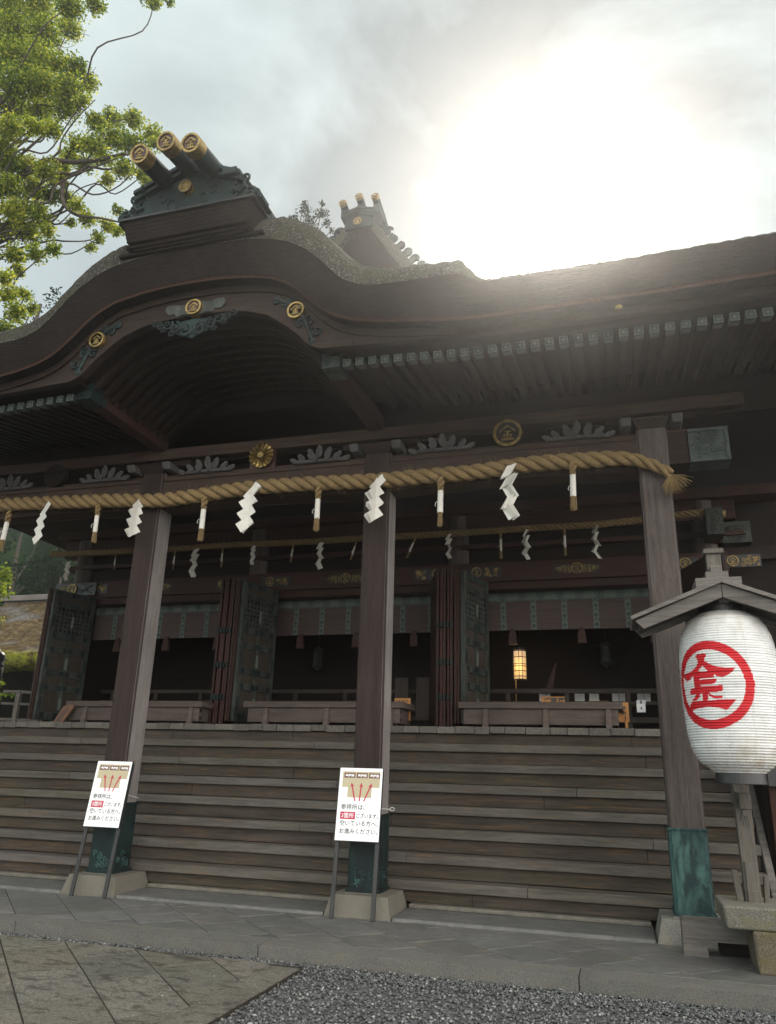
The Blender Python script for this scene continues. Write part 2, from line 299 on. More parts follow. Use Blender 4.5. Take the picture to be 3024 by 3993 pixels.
# ------------------------------------------------------------------ mesh builder
class MB:
    def __init__(s): s.v = []; s.f = []; s.m = []; s.t = []
    def add(s, vs, fs, mi=0, tint=1.0):
        o = len(s.v); s.v.extend([tuple(p) for p in vs])
        s.f.extend([tuple(i+o for i in f) for f in fs]); s.m.extend([mi]*len(fs)); s.t.extend([tint]*len(fs))
    def box(s, x0, x1, y0, y1, z0, z1, mi=0, tint=1.0, mat=None):
        vs = [(x0,y0,z0),(x1,y0,z0),(x1,y1,z0),(x0,y1,z0),(x0,y0,z1),(x1,y0,z1),(x1,y1,z1),(x0,y1,z1)]
        if mat is not None: vs = [mat @ Vector(p) for p in vs]
        s.add(vs, [(0,3,2,1),(4,5,6,7),(0,1,5,4),(1,2,6,5),(2,3,7,6),(3,0,4,7)], mi, tint)
    def hexa(s, b, t, mi=0, tint=1.0):
        s.add(list(b)+list(t), [(3,2,1,0),(4,5,6,7),(0,1,5,4),(1,2,6,5),(2,3,7,6),(3,0,4,7)], mi, tint)
    def beam(s, p, q, w, h, mi=0, tint=1.0, up=(0,0,1)):
        p, q = Vector(p), Vector(q); d = (q-p).normalized(); u = Vector(up); r = d.cross(u)
        if r.length < 1e-4: r = d.cross(Vector((1,0,0)))
        r.normalize(); u = r.cross(d).normalized(); r *= w/2; u *= h/2
        s.hexa([p-r-u, p+r-u, p+r+u, p-r+u], [q-r-u, q+r-u, q+r+u, q-r+u], mi, tint)
    def prism(s, poly, org, ax, ay, az, depth, mi=0, tint=1.0, holes=()):
        loops = [[Vector((a, b, 0)) for a, b in poly]] + [[Vector((a, b, 0)) for a, b in h] for h in holes]
        tri = tessellate_polygon(loops); pts = [p for lp in loops for p in lp]; n = len(pts)
        O, X, Y, Z = Vector(org), Vector(ax), Vector(ay), Vector(az)
        front = [O + X*p.x + Y*p.y for p in pts]; back = [p + Z*depth for p in front]
        nrm = X.cross(Y); fs = []
        for t in tri:
            a, b, c = (pts[i] for i in t); cr = (b-a).cross(c-a).z
            t = tuple(t) if cr > 0 else tuple(reversed(t))
            fs.append(t if nrm.dot(Z) < 0 else tuple(reversed(t))); fs.append(tuple(i+n for i in (reversed(t) if nrm.dot(Z) < 0 else t)))
        o = 0
        for lp in loops:
            k = len(lp)
            for i in range(k): fs.append((o+i, o+(i+1) % k, n+o+(i+1) % k, n+o+i))
            o += k
        s.add(front+back, fs, mi, tint)
    def tube(s, pts, rad, n=8, mi=0, tint=1.0, cap=True):
        pts = [Vector(p) for p in pts]; k = len(pts)
        rad = rad if isinstance(rad, (list, tuple)) else [rad]*k
        vs = []; ref = Vector((0.13, 0.31, 0.94))
        for i, p in enumerate(pts):
            d = (pts[min(i+1, k-1)] - pts[max(i-1, 0)])
            d = d.normalized() if d.length > 1e-9 else Vector((0, 0, 1))
            a = d.cross(ref)
            if a.length < 1e-3: a = d.cross(Vector((1, 0, 0)))
            a.normalize(); b = d.cross(a); ref = a.cross(d) if False else ref
            for j in range(n):
                t = 2*PI*j/n; vs.append(p + (a*math.cos(t) + b*math.sin(t))*rad[i])
        fs = [(i*n+j, i*n+(j+1) % n, (i+1)*n+(j+1) % n, (i+1)*n+j) for i in range(k-1) for j in range(n)]
        if cap: fs += [tuple(range(n-1, -1, -1)), tuple((k-1)*n+j for j in range(n))]
        s.add(vs, fs, mi, tint)
    def lathe(s, prof, c, n=32, mi=0, tint=1.0):
        c = Vector(c); vs = []
        for r, z in prof:
            for j in range(n): t = 2*PI*j/n; vs.append(c + Vector((r*math.cos(t), r*math.sin(t), z)))
        k = len(prof)
        fs = [(i*n+j, i*n+(j+1) % n, (i+1)*n+(j+1) % n, (i+1)*n+j) for i in range(k-1) for j in range(n)]
        fs += [tuple(range(n-1, -1, -1)), tuple((k-1)*n+j for j in range(n))]
        s.add(vs, fs, mi, tint)
    def disc(s, c, axis, r, depth, n=32, mi=0, tint=1.0):
        c, a = Vector(c), Vector(axis).normalized(); s.tube([c, c+a*depth], r, n, mi, tint)
    def scroll(s, c, ax, ay, r, turns=1.4, sgn=1, th=0.02, mi=0, a0=0.0, lift=(0,0,0)):
        c, ax, ay = Vector(c), Vector(ax), Vector(ay); n = int(11*turns)+4; P = []; rd = []
        for i in range(n+1):
            t = i/n; a = a0 + sgn*t*turns*2*PI; q = r*(1-0.86*t)
            P.append(c + ax*(q*math.cos(a)) + ay*(q*math.sin(a)) + Vector(lift)*t); rd.append(th*(1.0-0.35*t))
        s.tube(P, rd, 6, mi)
    def build(s, name, mats, parent=None, smooth=False, bevel=0.0, seg=1, origin=None):
        org = Vector((0, 0, 0))
        if parent is not None: org = Vector(parent['_o'])
        elif origin is not None: org = Vector(origin)
        me = bpy.data.meshes.new(name)
        me.from_pydata([tuple(Vector(p)-org) for p in s.v], [], s.f)
        if not isinstance(mats, (list, tuple)): mats = [mats]
        for m in mats: me.materials.append(m)
        me.polygons.foreach_set('material_index', s.m)
        if smooth: me.polygons.foreach_set('use_smooth', [True]*len(s.f))
        ca = me.color_attributes.new('tint', 'FLOAT_COLOR', 'CORNER')
        tot = [len(f) for f in s.f]; arr = np.repeat(np.array([t if isinstance(t, tuple) else (t, t, t) for t in s.t], dtype=np.float32).reshape(-1, 3), tot, axis=0)
        arr = np.concatenate([arr, np.ones((len(arr), 1), np.float32)], 1); ca.data.foreach_set('color', arr.ravel())
        me.update(); me.validate()
        o = bpy.data.objects.new(name, me); COL.objects.link(o)
        if parent is not None: o.parent = parent; o['_o'] = tuple(org)
        else: o.location = org; o['_o'] = tuple(org)
        if bevel:
            md = o.modifiers.new('bevel', 'BEVEL'); md.width = bevel; md.segments = seg; md.limit_method = 'ANGLE'; md.angle_limit = R(40)
        return o
def tag(o, label=None, cat=None, group=None, kind=None):
    if label: o['label'] = label
    if cat: o['category'] = cat
    if group: o['group'] = group
    if kind: o['kind'] = kind
    return o
def thing(name, loc, label, cat, group=None):
    o = bpy.data.objects.new(name, None); COL.objects.link(o); o.location = loc; o['_o'] = tuple(loc); o.empty_display_size = 0.2
    return tag(o, label, cat, group)
def copy_tree(o, loc=None, rot=None):
    def rec(a, par):
        b = a.copy(); COL.objects.link(b)
        if par is not None: b.parent = par
        for ch in [c for c in bpy.data.objects if c.parent == a]: rec(ch, b)
        return b
    b = rec(o, None)
    if loc is not None: b.location = loc
    if rot is not None: b.rotation_euler = rot
    return b
def rnd(seed): return random.Random(seed)
def lerp_tab(tab, u):
    if u <= tab[0][0]: return tab[0][1]
    for (a, b), (c, d) in zip(tab, tab[1:]):
        if u <= c:
            t = (u-a)/(c-a); return b+(d-b)*t
    return tab[-1][1]
def smooth_tab(tab, n=400, k=9):
    xs = np.linspace(tab[0][0], tab[-1][0], n); ys = np.interp(xs, [t[0] for t in tab], [t[1] for t in tab])
    pad = k; yp = np.concatenate([2*ys[0]-ys[pad:0:-1] if False else np.full(pad, ys[0]), ys, np.full(pad, ys[-1])])
    ker = np.hanning(2*pad+1); ker /= ker.sum(); ys = np.convolve(yp, ker, 'valid')
    return lambda u: float(np.interp(u, xs, ys))
KIN = [(-0.279,0.662),(-0.199,0.72),(-0.126,0.702),(-0.066,0.722),(0.001,0.694),(0.015,0.652),(-0.031,0.593),(-0.028,0.525),(0.093,0.442),(0.244,0.384),(0.444,0.348),(0.627,0.359),(0.56,0.265),(0.451,0.189),(0.331,0.139),(0.231,0.164),(0.158,0.207),(0.144,0.139),(-0.188,0.131),(-0.189,0.106),(0.199,0.114),(0.184,0.051),(0.141,0.0),(-0.192,-0.008),(-0.191,-0.045),(0.303,-0.035),(0.316,-0.101),(0.294,-0.177),(0.01,-0.187),(0.027,-0.232),(0.114,-0.265),(0.301,-0.273),(0.286,-0.316),(0.225,-0.333),(0.12,-0.328),(0.009,-0.283),(-0.038,-0.215),(-0.049,-0.366),(0.571,-0.348),(0.5,-0.442),(0.363,-0.576),(0.311,-0.586),(0.213,-0.543),(-0.025,-0.513),(-0.264,-0.518),(-0.497,-0.556),(-0.644,-0.593),(-0.656,-0.518),(-0.572,-0.409),(-0.515,-0.366),(-0.186,-0.361),(-0.179,-0.202),(-0.246,-0.215),(-0.245,-0.273),(-0.354,-0.348),(-0.502,-0.359),(-0.507,-0.323),(-0.426,-0.29),(-0.368,-0.215),(-0.544,-0.215),(-0.546,-0.139),(-0.51,-0.071),(-0.389,-0.063),(-0.381,0.126),(-0.396,0.207),(-0.512,0.139),(-0.624,0.101),(-0.872,0.308),(-0.631,0.29),(-0.422,0.333),(-0.289,0.417),(-0.219,0.505),(-0.238,0.593)]
KIN = [(a+0.1, b-0.03) for a, b in KIN]; KINH = [(-0.135, 0.273), (-0.004, 0.399), (0.125, 0.26)]
def text_mesh(mb, s, org, ax, ay, size, mi=0, bold=0.0, align='LEFT', lift=0.0015, squeeze=1.0):
    cu = bpy.data.curves.new('t', 'FONT'); cu.body = s; cu.size = size; cu.align_x = align; cu.offset = bold; cu.resolution_u = 2
    ob = bpy.data.objects.new('t', cu); COL.objects.link(ob); bpy.context.view_layer.update()
    dg = bpy.context.evaluated_depsgraph_get(); me = bpy.data.meshes.new_from_object(ob.evaluated_get(dg))
    O, X, Y = Vector(org), Vector(ax), Vector(ay); Z = X.cross(Y).normalized()
    vs = [O + X*(v.co.x*squeeze) + Y*v.co.y + Z*lift for v in me.vertices]
    mb.add(vs, [tuple(p.vertices) for p in me.polygons], mi)
    bpy.data.objects.remove(ob); bpy.data.curves.remove(cu); bpy.data.meshes.remove(me)

# ------------------------------------------------------------------ ground, path, pavement
XC = -4.729                      # centre line of the hall
def clip_poly(poly, x0, x1, y0, y1):
    def cut(p, f, g):
        out = []
        for a, b in zip(p, p[1:]+p[:1]):
            fa, fb = f(a), f(b)
            if fa >= 0: out.append(a)
            if fa*fb < 0: t = fa/(fa-fb); out.append((a[0]+(b[0]-a[0])*t, a[1]+(b[1]-a[1])*t))
        return out
    for f in (lambda p: p[0]-x0, lambda p: x1-p[0], lambda p: p[1]-y0, lambda p: y1-p[1]):
        poly = cut(poly, f, None)
        if len(poly) < 3: return []
    return poly
def inset(poly, d):
    n = len(poly); out = []
    for i in range(n):
        p, a, b = Vector(poly[i]), Vector(poly[i-1]), Vector(poly[(i+1) % n])
        e1 = (p-a); e2 = (b-p)
        if e1.length < 1e-5 or e2.length < 1e-5: continue
        e1.normalize(); e2.normalize(); n1 = Vector((-e1.y, e1.x)); n2 = Vector((-e2.y, e2.x)); m = n1+n2
        if m.length < 1e-3: continue
        m.normalize(); k = d/max(0.3, m.dot(n1)); out.append((p.x+m.x*k, p.y+m.y*k))
    return out
def area(p): return 0.5*sum(a[0]*b[1]-b[0]*a[1] for a, b in zip(p, p[1:]+p[:1]))
def slabs(mb, rect, pitch, length, off, z0, z1, gap, seed, mi=0, jit=0.003, var=0.16, bev=0.006):
    rg = rnd(seed); x0, x1, y0, y1 = rect; s2 = math.sqrt(0.5)
    e, n = (s2, -s2), (s2, s2)          # along the long joints / across them
    cx, cy = (x0+x1)/2, (y0+y1)/2; D = (x1-x0)+(y1-y0)
    i0 = int(-D/pitch)-2
    for i in range(i0, -i0):
        sh = rg.random()*length
        a = (i+off)*pitch
        j = -D - sh
        while j < D:
            ln = length*rg.uniform(0.8, 1.25)
            q = [(e[0]*u+n[0]*v, e[1]*u+n[1]*v) for u, v in ((j, a), (j+ln, a), (j+ln, a+pitch), (j, a+pitch))]
            j += ln
            q = [(p[0]+cx, p[1]+cy) for p in q]
            p = clip_poly(q, *rect)
            if len(p) < 3 or area(p) < 0.0008: continue
            p = inset(p, gap*0.5)
            if len(p) < 3 or area(p) < 0.0003: continue
            t = inset(p, bev)
            zt = z1 + rg.uniform(-jit, jit); tn = 1+rg.uniform(-var, var); tc = (tn*rg.uniform(0.97, 1.04), tn, tn*rg.uniform(0.94, 1.03))
            if len(t) != len(p): t = p
            k = len(p)
            vs = [(x, y, z0) for x, y in p]+[(x, y, zt-bev*0.7) for x, y in p]+[(x, y, zt) for x, y in t]
            fs = [tuple(range(2*k, 3*k))]
            for m in range(2): fs += [(m*k+i2, m*k+(i2+1) % k, (m+1)*k+(i2+1) % k, (m+1)*k+i2) for i2 in range(k)]
            mb.add(vs, fs, mi, tc)
def make_ground():
    mb = MB(); n = 40
    xs = [-70, -45, -30]+[-20+i for i in range(41)]+[30, 40]; ys = [-40, -20, -10]+[i for i in range(0, 41, 2)]+[60, 90]
    for i in range(len(xs)-1):
        for j in range(len(ys)-1):
            mb.add([(xs[i], ys[j], -0.02), (xs[i+1], ys[j], -0.02), (xs[i+1], ys[j+1], -0.02), (xs[i], ys[j+1], -0.02)], [(0, 1, 2, 3)])
    tag(mb.build('ground', M['groundm']), kind='structure')
    # stone path
    mb = MB(); x1 = -3.14
    mb.box(-14, -2.83, 2.0, 7.16, -0.015, 0.0155, 1)
    slabs(mb, (-14, x1, 2.0, 7.18), 0.555, 0.85, 0.405, 0.0, 0.022, 0.013, 5, 0, 0.003, 0.14)
    rg = rnd(8); y = 2.0
    while y < 7.1:
        ln = 1.7 if y > 2.1 else 0.9; yb = min(y+ln, 7.08); mb.box(x1+0.008, -2.835, y+0.006, yb-0.006, 0.0, 0.024, 0, rg.uniform(0.95, 1.1)); y = yb if yb < 7.08 else 9
    tag(mb.build('path', [M['pathst'], M['soil']], bevel=0.0), kind='structure')
    # pavement with kerb
    mb = MB(); yk = 7.35
    mb.box(-15, 6, yk+0.02, 12, -0.01, 0.1095, 2)
    slabs(mb, (-15, 6, 7.665, 9.75), 0.545, 0.545, 0.22, 0.09, 0.115, 0.010, 11, 0, 0.002, 0.13, 0.004)
    for xa, xb in ((-15, -9.0), (-9.0, -6.1), (-6.1, -3.37), (-3.37, -0.477), (-0.477, 2.4), (2.4, 6)):
        mb.hexa([(xa+.005, yk+.008, -0.01), (xb-.005, yk+.008, -0.01), (xb-.005, 7.66, -0.01), (xa+.005, 7.66, -0.01)],
                [(xa+.005, yk, 0.113), (xb-.005, yk, 0.113), (xb-.005, 7.66, 0.115), (xa+.005, 7.66, 0.115)], 1, rnd(int(xa*7)).uniform(0.92, 1.06))
    tag(mb.build('pavement', [M['pave'], M['kerb'], M['soil']], bevel=0.006), kind='structure')
    # loose gravel
    rg = np.random.default_rng(4); base = []
    ico = bmesh.new(); bmesh.ops.create_icosphere(ico, subdivisions=1, radius=1.0); bv = np.array([v.co[:] for v in ico.verts]); bf = np.array([[v.index for v in f.verts] for f in ico.faces]); ico.free()
    P = []
    def scat(n, x0, x1, y0, y1, s0, s1, zl=0.0):
        p = np.stack([rg.uniform(x0, x1, n), rg.uniform(y0, y1, n), np.zeros(n), rg.uniform(s0, s1, n)], 1); p[:, 2] = p[:, 3]*0.3+zl-0.02+rg.uniform(0, 0.014, n); P.append(p)
    scat(15500, -2.84, 2.4, 4.9, 7.35, 0.008, 0.0165)
    scat(2600, -2.84, 2.0, 7.0, 7.36, 0.008, 0.015, 0.012)
    # a thin line of stones between the path and the kerb
    scat(2300, -9.5, -2.8, 7.175, 7.355, 0.008, 0.016, 0.008)
    scat(90, -9, -2.85, 5.0, 7.15, 0.006, 0.012, 0.026); scat(26, -2.84, -2.5, 5.0, 7.0, 0.01, 0.02, 0.02); scat(60, -8, 1.2, 7.4, 9.0, 0.004, 0.009, 0.118)
    P = np.concatenate(P); n = len(P)
    sc = rg.uniform(0.62, 1.25, (n, 3))*P[:, 3:4]; sc[:, 2] *= 0.72
    jit = rg.uniform(0.72, 1.2, (n, len(bv), 1)); ang = rg.uniform(0, 2*PI, n)
    V = bv[None]*jit*sc[:, None, :]; c, s = np.cos(ang)[:, None], np.sin(ang)[:, None]
    V = np.stack([V[..., 0]*c-V[..., 1]*s, V[..., 0]*s+V[..., 1]*c, V[..., 2]], -1)+P[:, None, :3]
    F = (bf[None]+(np.arange(n)*len(bv))[:, None, None]).reshape(-1, 3)
    tint = np.repeat(np.clip(rg.normal(0.45, 0.2, n)+(rg.random(n) < 0.06)*0.35, 0, 1), len(bf))
    tag(raw_mesh('gravel', V.reshape(-1, 3), F, tint, M['gravel']), kind='stuff')
def raw_mesh(name, V, F, tint, mat, parent=None, smooth=False):
    me = bpy.data.meshes.new(name); nv, nf, k = len(V), len(F), F.shape[1]
    org = np.array(parent['_o']) if parent is not None else np.zeros(3)
    me.vertices.add(nv); me.vertices.foreach_set('co', (np.asarray(V)-org).astype(np.float32).ravel())
    me.loops.add(nf*k); me.loops.foreach_set('vertex_index', F.astype(np.int32).ravel())
    me.polygons.add(nf); me.polygons.foreach_set('loop_start', np.arange(0, nf*k, k, dtype=np.int32))
    try: me.polygons.foreach_set('loop_total', np.full(nf, k, dtype=np.int32))
    except Exception: pass
    me.materials.append(mat); me.update(calc_edges=True)
    ca = me.color_attributes.new('tint', 'FLOAT_COLOR', 'CORNER'); t = np.repeat(np.asarray(tint, np.float32), k)
    ca.data.foreach_set('color', np.stack([t, t, t, np.ones_like(t)], 1).ravel())
    if smooth: me.polygons.foreach_set('use_smooth', [True]*nf)
    o = bpy.data.objects.new(name, me); COL.objects.link(o)
    if parent is not None: o.parent = parent; o['_o'] = parent['_o']
    else: o['_o'] = (0, 0, 0)
    return o
make_ground()

# ------------------------------------------------------------------ the hall: stairs, floor, pillars, beams
hall = thing('shrine_hall', (XC, 9.2, 0.115), 'dark wooden shrine hall with curved bark roof above broad wooden stairs', 'shrine')
PX = [-10.0, -6.489, -2.969, 0.591]; PY = 9.217; PW = 0.36
def planks(mb, x0, x1, y0, y1, z0, z1, seed, lens=(1.6, 3.4), mi=0, var=0.12, gap=0.003):
    rg = rnd(seed); x = x0-rg.random()*1.5
    while x < x1:
        ln = rg.uniform(*lens); a, b = max(x, x0), min(x+ln, x1); x += ln
        if b-a < 0.05: continue
        t = 1+rg.uniform(-var, var)
        mb.box(a+gap/2, b-gap/2, y0+rg.uniform(0, 0.003), y1, z0+rg.uniform(-0.002, 0.002), z1+rg.uniform(-0.002, 0.002), mi, (t, t*rg.uniform(0.97, 1.02), t*rg.uniform(0.93, 1.03)))
SX0, SX1 = -11.6, 1.42
def make_stairs():
    for k in range(1, 8):
        y = 9.73+(7-k)*0.2535; zb = 0.337+(7-k)*0.2703; t = 0.105
        mb = MB()
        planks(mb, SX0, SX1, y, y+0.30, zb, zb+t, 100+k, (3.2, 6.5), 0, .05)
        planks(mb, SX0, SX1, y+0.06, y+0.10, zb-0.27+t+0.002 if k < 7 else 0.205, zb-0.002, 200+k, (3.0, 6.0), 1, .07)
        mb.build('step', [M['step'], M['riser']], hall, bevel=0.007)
    mb = MB(); rg = rnd(31)   # top riser and the deck with its separate board ends
    planks(mb, SX0, SX1, 11.56, 11.6, 0.337+6*0.2703+0.107, 2.215, 301, mi=1)
    x = SX0
    while x < SX1+0.05:
        w = rg.uniform(0.22, 0.36); t = rg.uniform(0.82, 1.16); dz = rg.uniform(-0.004, 0.004)
        mb.box(x+0.003, min(x+w, SX1+0.1)-0.003, 11.5+rg.uniform(-0.012, 0.012), 13.2, 2.216+dz+rg.uniform(0, 0.012), 2.321+dz, 0, (t, t, t*0.98)); x += w
    mb.build('porch_floor', [M['deck'], M['riser']], hall, bevel=0.006)
    for i in range(3):       # low stone sill slabs between the pillar bases
        xa, xb = (PX[i]+0.405, PX[i+1]-0.405)
        mb = MB()
        mb.hexa([(xa, 9.01, 0.1), (xb, 9.01, 0.1), (xb, 9.8, 0.1), (xa, 9.8, 0.1)], [(xa, 9.03, 0.148), (xb, 9.03, 0.148), (xb, 9.8, 0.156), (xa, 9.8, 0.156)], 0, 0.95)
        mb.box(xa+0.02, xb-0.02, 9.66, 9.8, 0.156, 0.203, 0, (1.05, 0.98, 0.85))
        mb.build('stone_sill', M['pave'], hall, bevel=0.012, seg=2)
    mb = MB()
    mb.box(PX[3]+0.435, 2.0, 9.3, 9.8, 0.1, 0.16); mb.build('stone_sill', M['pave'], hall, bevel=0.012)
    # right hand stringer of the stairs and the boarding beside it
    mb = MB()
    mb.hexa([(1.43, 9.62, 0.12), (1.51, 9.62, 0.12), (1.51, 9.9, 0.12), (1.43, 9.9, 0.12)], [(1.43, 11.42, 2.32), (1.51, 11.42, 2.32), (1.51, 11.75, 2.32), (1.43, 11.75, 2.32)])
    mb.build('stair_stringer', M['grey'], hall, bevel=0.008)
    mb = MB(); mb.box(1.56, 6.0, 10.15, 10.2, 0.12, 1.62, 0, (1, 0.85, 0.7)); mb.box(1.55, 6, 10.05, 10.25, 1.62, 1.86, 1); mb.build('side_boarding', [M['redwood'], M['black']], hall, bevel=0.006)
def arab(mb, org, ax, ay, w, h, seed, r=0.05, th=0.008, mi=0, n=None, lift=(0, 0, 0)):
    rg = rnd(seed); O, X, Y = Vector(org), Vector(ax), Vector(ay)
    n = n or int(w*h/(r*r)*0.42)
    for i in range(n):
        rr = r*rg.uniform(0.6, 1.15); u = rg.uniform(rr*0.8, w-rr*0.8); v = rg.uniform(rr*0.8, h-rr*0.8)
        mb.scroll(O+X*u+Y*v, X, Y*rg.choice((-1, 1)), rr, rg.uniform(0.9, 1.5), 1, th, mi, rg.uniform(0, 6.28), lift)
def make_pillars():
    for i, x in enumerate(PX):
        mb = MB(); h = PW/2; c = 0.025; r = 0.012
        # chamfered shaft with a groove line at each corner
        P = [(-h+c, -h), (h-c, -h), (h-c, -h+r), (h-r, -h+c), (h, -h+c), (h, h-c), (h-r, h-c), (h-c, h-r), (h-c, h), (-h+c, h), (-h+c, h-r), (-h+r, h-c), (-h, h-c), (-h, -h+c), (-h+r, -h+c), (-h+c, -h+r)]
        cx, cy = x, PY+h
        mb.prism(P, (cx, cy, 1.17), (1, 0, 0), (0, 1, 0), (0, 0, 1), 4.79, 0, rnd(i).uniform(0.95, 1.08))
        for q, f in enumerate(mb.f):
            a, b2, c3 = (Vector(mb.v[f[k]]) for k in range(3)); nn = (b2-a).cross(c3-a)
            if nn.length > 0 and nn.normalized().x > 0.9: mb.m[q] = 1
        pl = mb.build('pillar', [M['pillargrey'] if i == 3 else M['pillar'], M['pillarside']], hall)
        s = MB(); q = h+0.012
        P2 = [(-q+c, -q), (q-c, -q), (q-c, -q+r), (q-r, -q+c), (q, -q+c), (q, q-c), (q-r, q-c), (q-c, q-r), (q-c, q), (-q+c, q), (-q+c, q-r), (-q+r, q-c), (-q, q-c), (-q, -q+c), (-q+r, -q+c), (-q+c, -q+r)]
        s.prism(P2, (cx, cy, 0.375), (1, 0, 0), (0, 1, 0), (0, 0, 1), 0.80)
        s.box(cx-q-.015, cx+q+.015, cy-q-.015, cy+q+.015, 0.345, 0.385); s.box(cx-q-.012, cx+q+.012, cy-q-.012, cy+q+.012, 1.165, 1.188)
        for (z0, dx) in [(0.46+k*0.14, e) for k in range(5) for e in (-1, 1)]:
            s.disc((cx+dx*(q-0.045), cy-q, z0), (0, -1, 0), 0.008, 0.006, 8); s.disc((cx+q, cy+dx*(q-0.045), z0), (1, 0, 0), 0.008, 0.006, 8)
        if i < 3:
            arab(s, (cx-q+0.04, cy-q-0.002, 0.39), (1, 0, 0), (0, 0, 1), 2*q-0.08, 0.24, 40+i, 0.045, 0.006, 1, 9)
            arab(s, (cx+q+0.002, cy-q+0.04, 0.39), (0, 1, 0), (0, 0, 1), 2*q-0.08, 0.24, 50+i, 0.045, 0.006, 1, 9)
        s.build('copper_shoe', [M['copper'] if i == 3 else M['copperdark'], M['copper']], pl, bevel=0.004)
        b = MB(); B, T = 0.395, 0.335; y0 = cy
        b.hexa([(cx-B, y0-B, 0.10), (cx+B, y0-B, 0.10), (cx+B, y0+B, 0.10), (cx-B, y0+B, 0.10)], [(cx-T, y0-T, 0.335), (cx+T, y0-T, 0.335), (cx+T, y0+T, 0.335), (cx-T, y0+T, 0.335)])
        b.box(cx-q-.03, cx+q+.03, y0-q-.03, y0+q+.03, 0.335, 0.347)
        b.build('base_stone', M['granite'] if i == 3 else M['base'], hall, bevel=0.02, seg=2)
    # main rainbow beam, its moulded lower edge and the carved ends
    mb = MB(); yb0, yb1 = PY+0.03, PY+0.33
    for i in range(3):
        xa, xb = PX[i]+PW/2, PX[i+1]-PW/2
        n = 16; prof = []
        for k in range(n+1):
            t = k/n; prof.append((xa+(xb-xa)*t, 5.235+0.05*math.sin(PI*t)))
        mb.prism(prof+[(xb, 5.72), (xa, 5.72)], (0, yb0, 0), (1, 0, 0), (0, 0, 1), (0, 1, 0), 0.3, 0, 0.96+0.03*i)
        mb.box(xa, xb, yb0-0.025, yb0, 5.66, 5.725)
    mb.box(PX[0]-1.2, PX[3]+1.1, 9.25, 9.53, 6.03, 6.2)
    mb.box(PX[0]-0.5, PX[3]+0.45, 9.3, 9.48, 5.725, 5.79)
    mb.build('porch_beam', M['beambrown'], hall, bevel=0.01)
    for i, x in enumerate(PX):      # bracket blocks on the pillar tops
        mb = MB(); cx = x
        mb.hexa([(cx-.17, PY, 5.79), (cx+.17, PY, 5.79), (cx+.17, PY+.36, 5.79), (cx-.17, PY+.36, 5.79)], [(cx-.24, PY-.06, 5.93), (cx+.24, PY-.06, 5.93), (cx+.24, PY+.42, 5.93), (cx-.24, PY+.42, 5.93)])
        mb.box(cx-.55, cx+.55, PY+.1, PY+.24, 5.93, 6.02)
        for s in (-1, 1):
            mb.hexa([(cx+s*.30-.06, PY-.12, 5.80), (cx+s*.30+.06, PY-.12, 5.80), (cx+s*.30+.06, PY+.2, 5.80), (cx+s*.30-.06, PY+.2, 5.80)], [(cx+s*.30-.07, PY-.18, 5.90), (cx+s*.30+.07, PY-.18, 5.90), (cx+s*.30+.07, PY+.2, 5.90), (cx+s*.30-.07, PY+.2, 5.90)], 1)
        mb.build('pillar_bracket', [M['beam'], M['leafgrey']], hall, bevel=0.012)
    for s, px in ((1, PX[3]), (-1, PX[0])):     # carved copper end of the beam
        mb = MB(); x0 = px+s*PW/2; x1 = px+s*0.85
        a, b = sorted((x0, x1)); mb.box(a, b, yb0+.02, yb0+.28, 5.32, 5.745)
        cx0 = px+s*0.42; a, b = sorted((cx0, px+s*0.875)); mb.box(a, b, yb0-.005, yb0+.3, 5.31, 5.755, 1)
        for z in (5.325, 5.72): mb.box(a, b, yb0-.03, yb0-.005, z-.015, z+.025, 1)
        e0 = px+s*0.86; mb.box(min(e0-.03*s, e0), max(e0-.03*s, e0), yb0-.03, yb0-.005, 5.32, 5.74, 1)
        arab(mb, (a+.02, yb0-.008, 5.34), (1, 0, 0), (0, 0, 1), b-a-.06, .38, 77, .055, .012, 1, 26)
        mb.build('beam_end', [M['beam'], M['copperpale']], hall, bevel=0.004)
make_stairs(); make_pillars()
def roundel(mb, c, ax, ay, az, r, ring=1, back=2, depth=0.03):
    C, X, Y, Z = Vector(c), Vector(ax).normalized(), Vector(ay).normalized(), Vector(az).normalized()
    n = 28; out = [(math.cos(2*PI*k/n)*r, math.sin(2*PI*k/n)*r) for k in range(n)]; inn = [(x*.8, y*.8) for x, y in out]
    mb.prism(out, C, X, Y, Z, depth*0.5, back)
    mb.prism(out, C+Z*(-depth*0.55), X, Y, Z, depth*0.55, ring, holes=[inn])
    for q, (x0, z0, x1, z1, w) in enumerate(((.02, .66, -.62, .12, .14), (-.03, .66, .62, .14, .15), (-.24, .13, .25, .13, .11), (-.36, -.17, .36, -.17, .11), (-.5, -.55, .52, -.55, .14), (0, .16, 0, -.55, .13), (-.30, -.27, -.2, -.43, .09), (.30, -.27, .2, -.43, .09))):
        a, b = Vector((x0, z0)), Vector((x1, z1)); d = (b-a).normalized(); p = Vector((-d.y, d.x))*w/2
        mb.prism([tuple(v*r*.86) for v in (a-p, b-p, b+p, a+p)], C-Z*(depth*0.32+.0006*q), X, Y, Z, depth*0.32+.0006*q, ring)

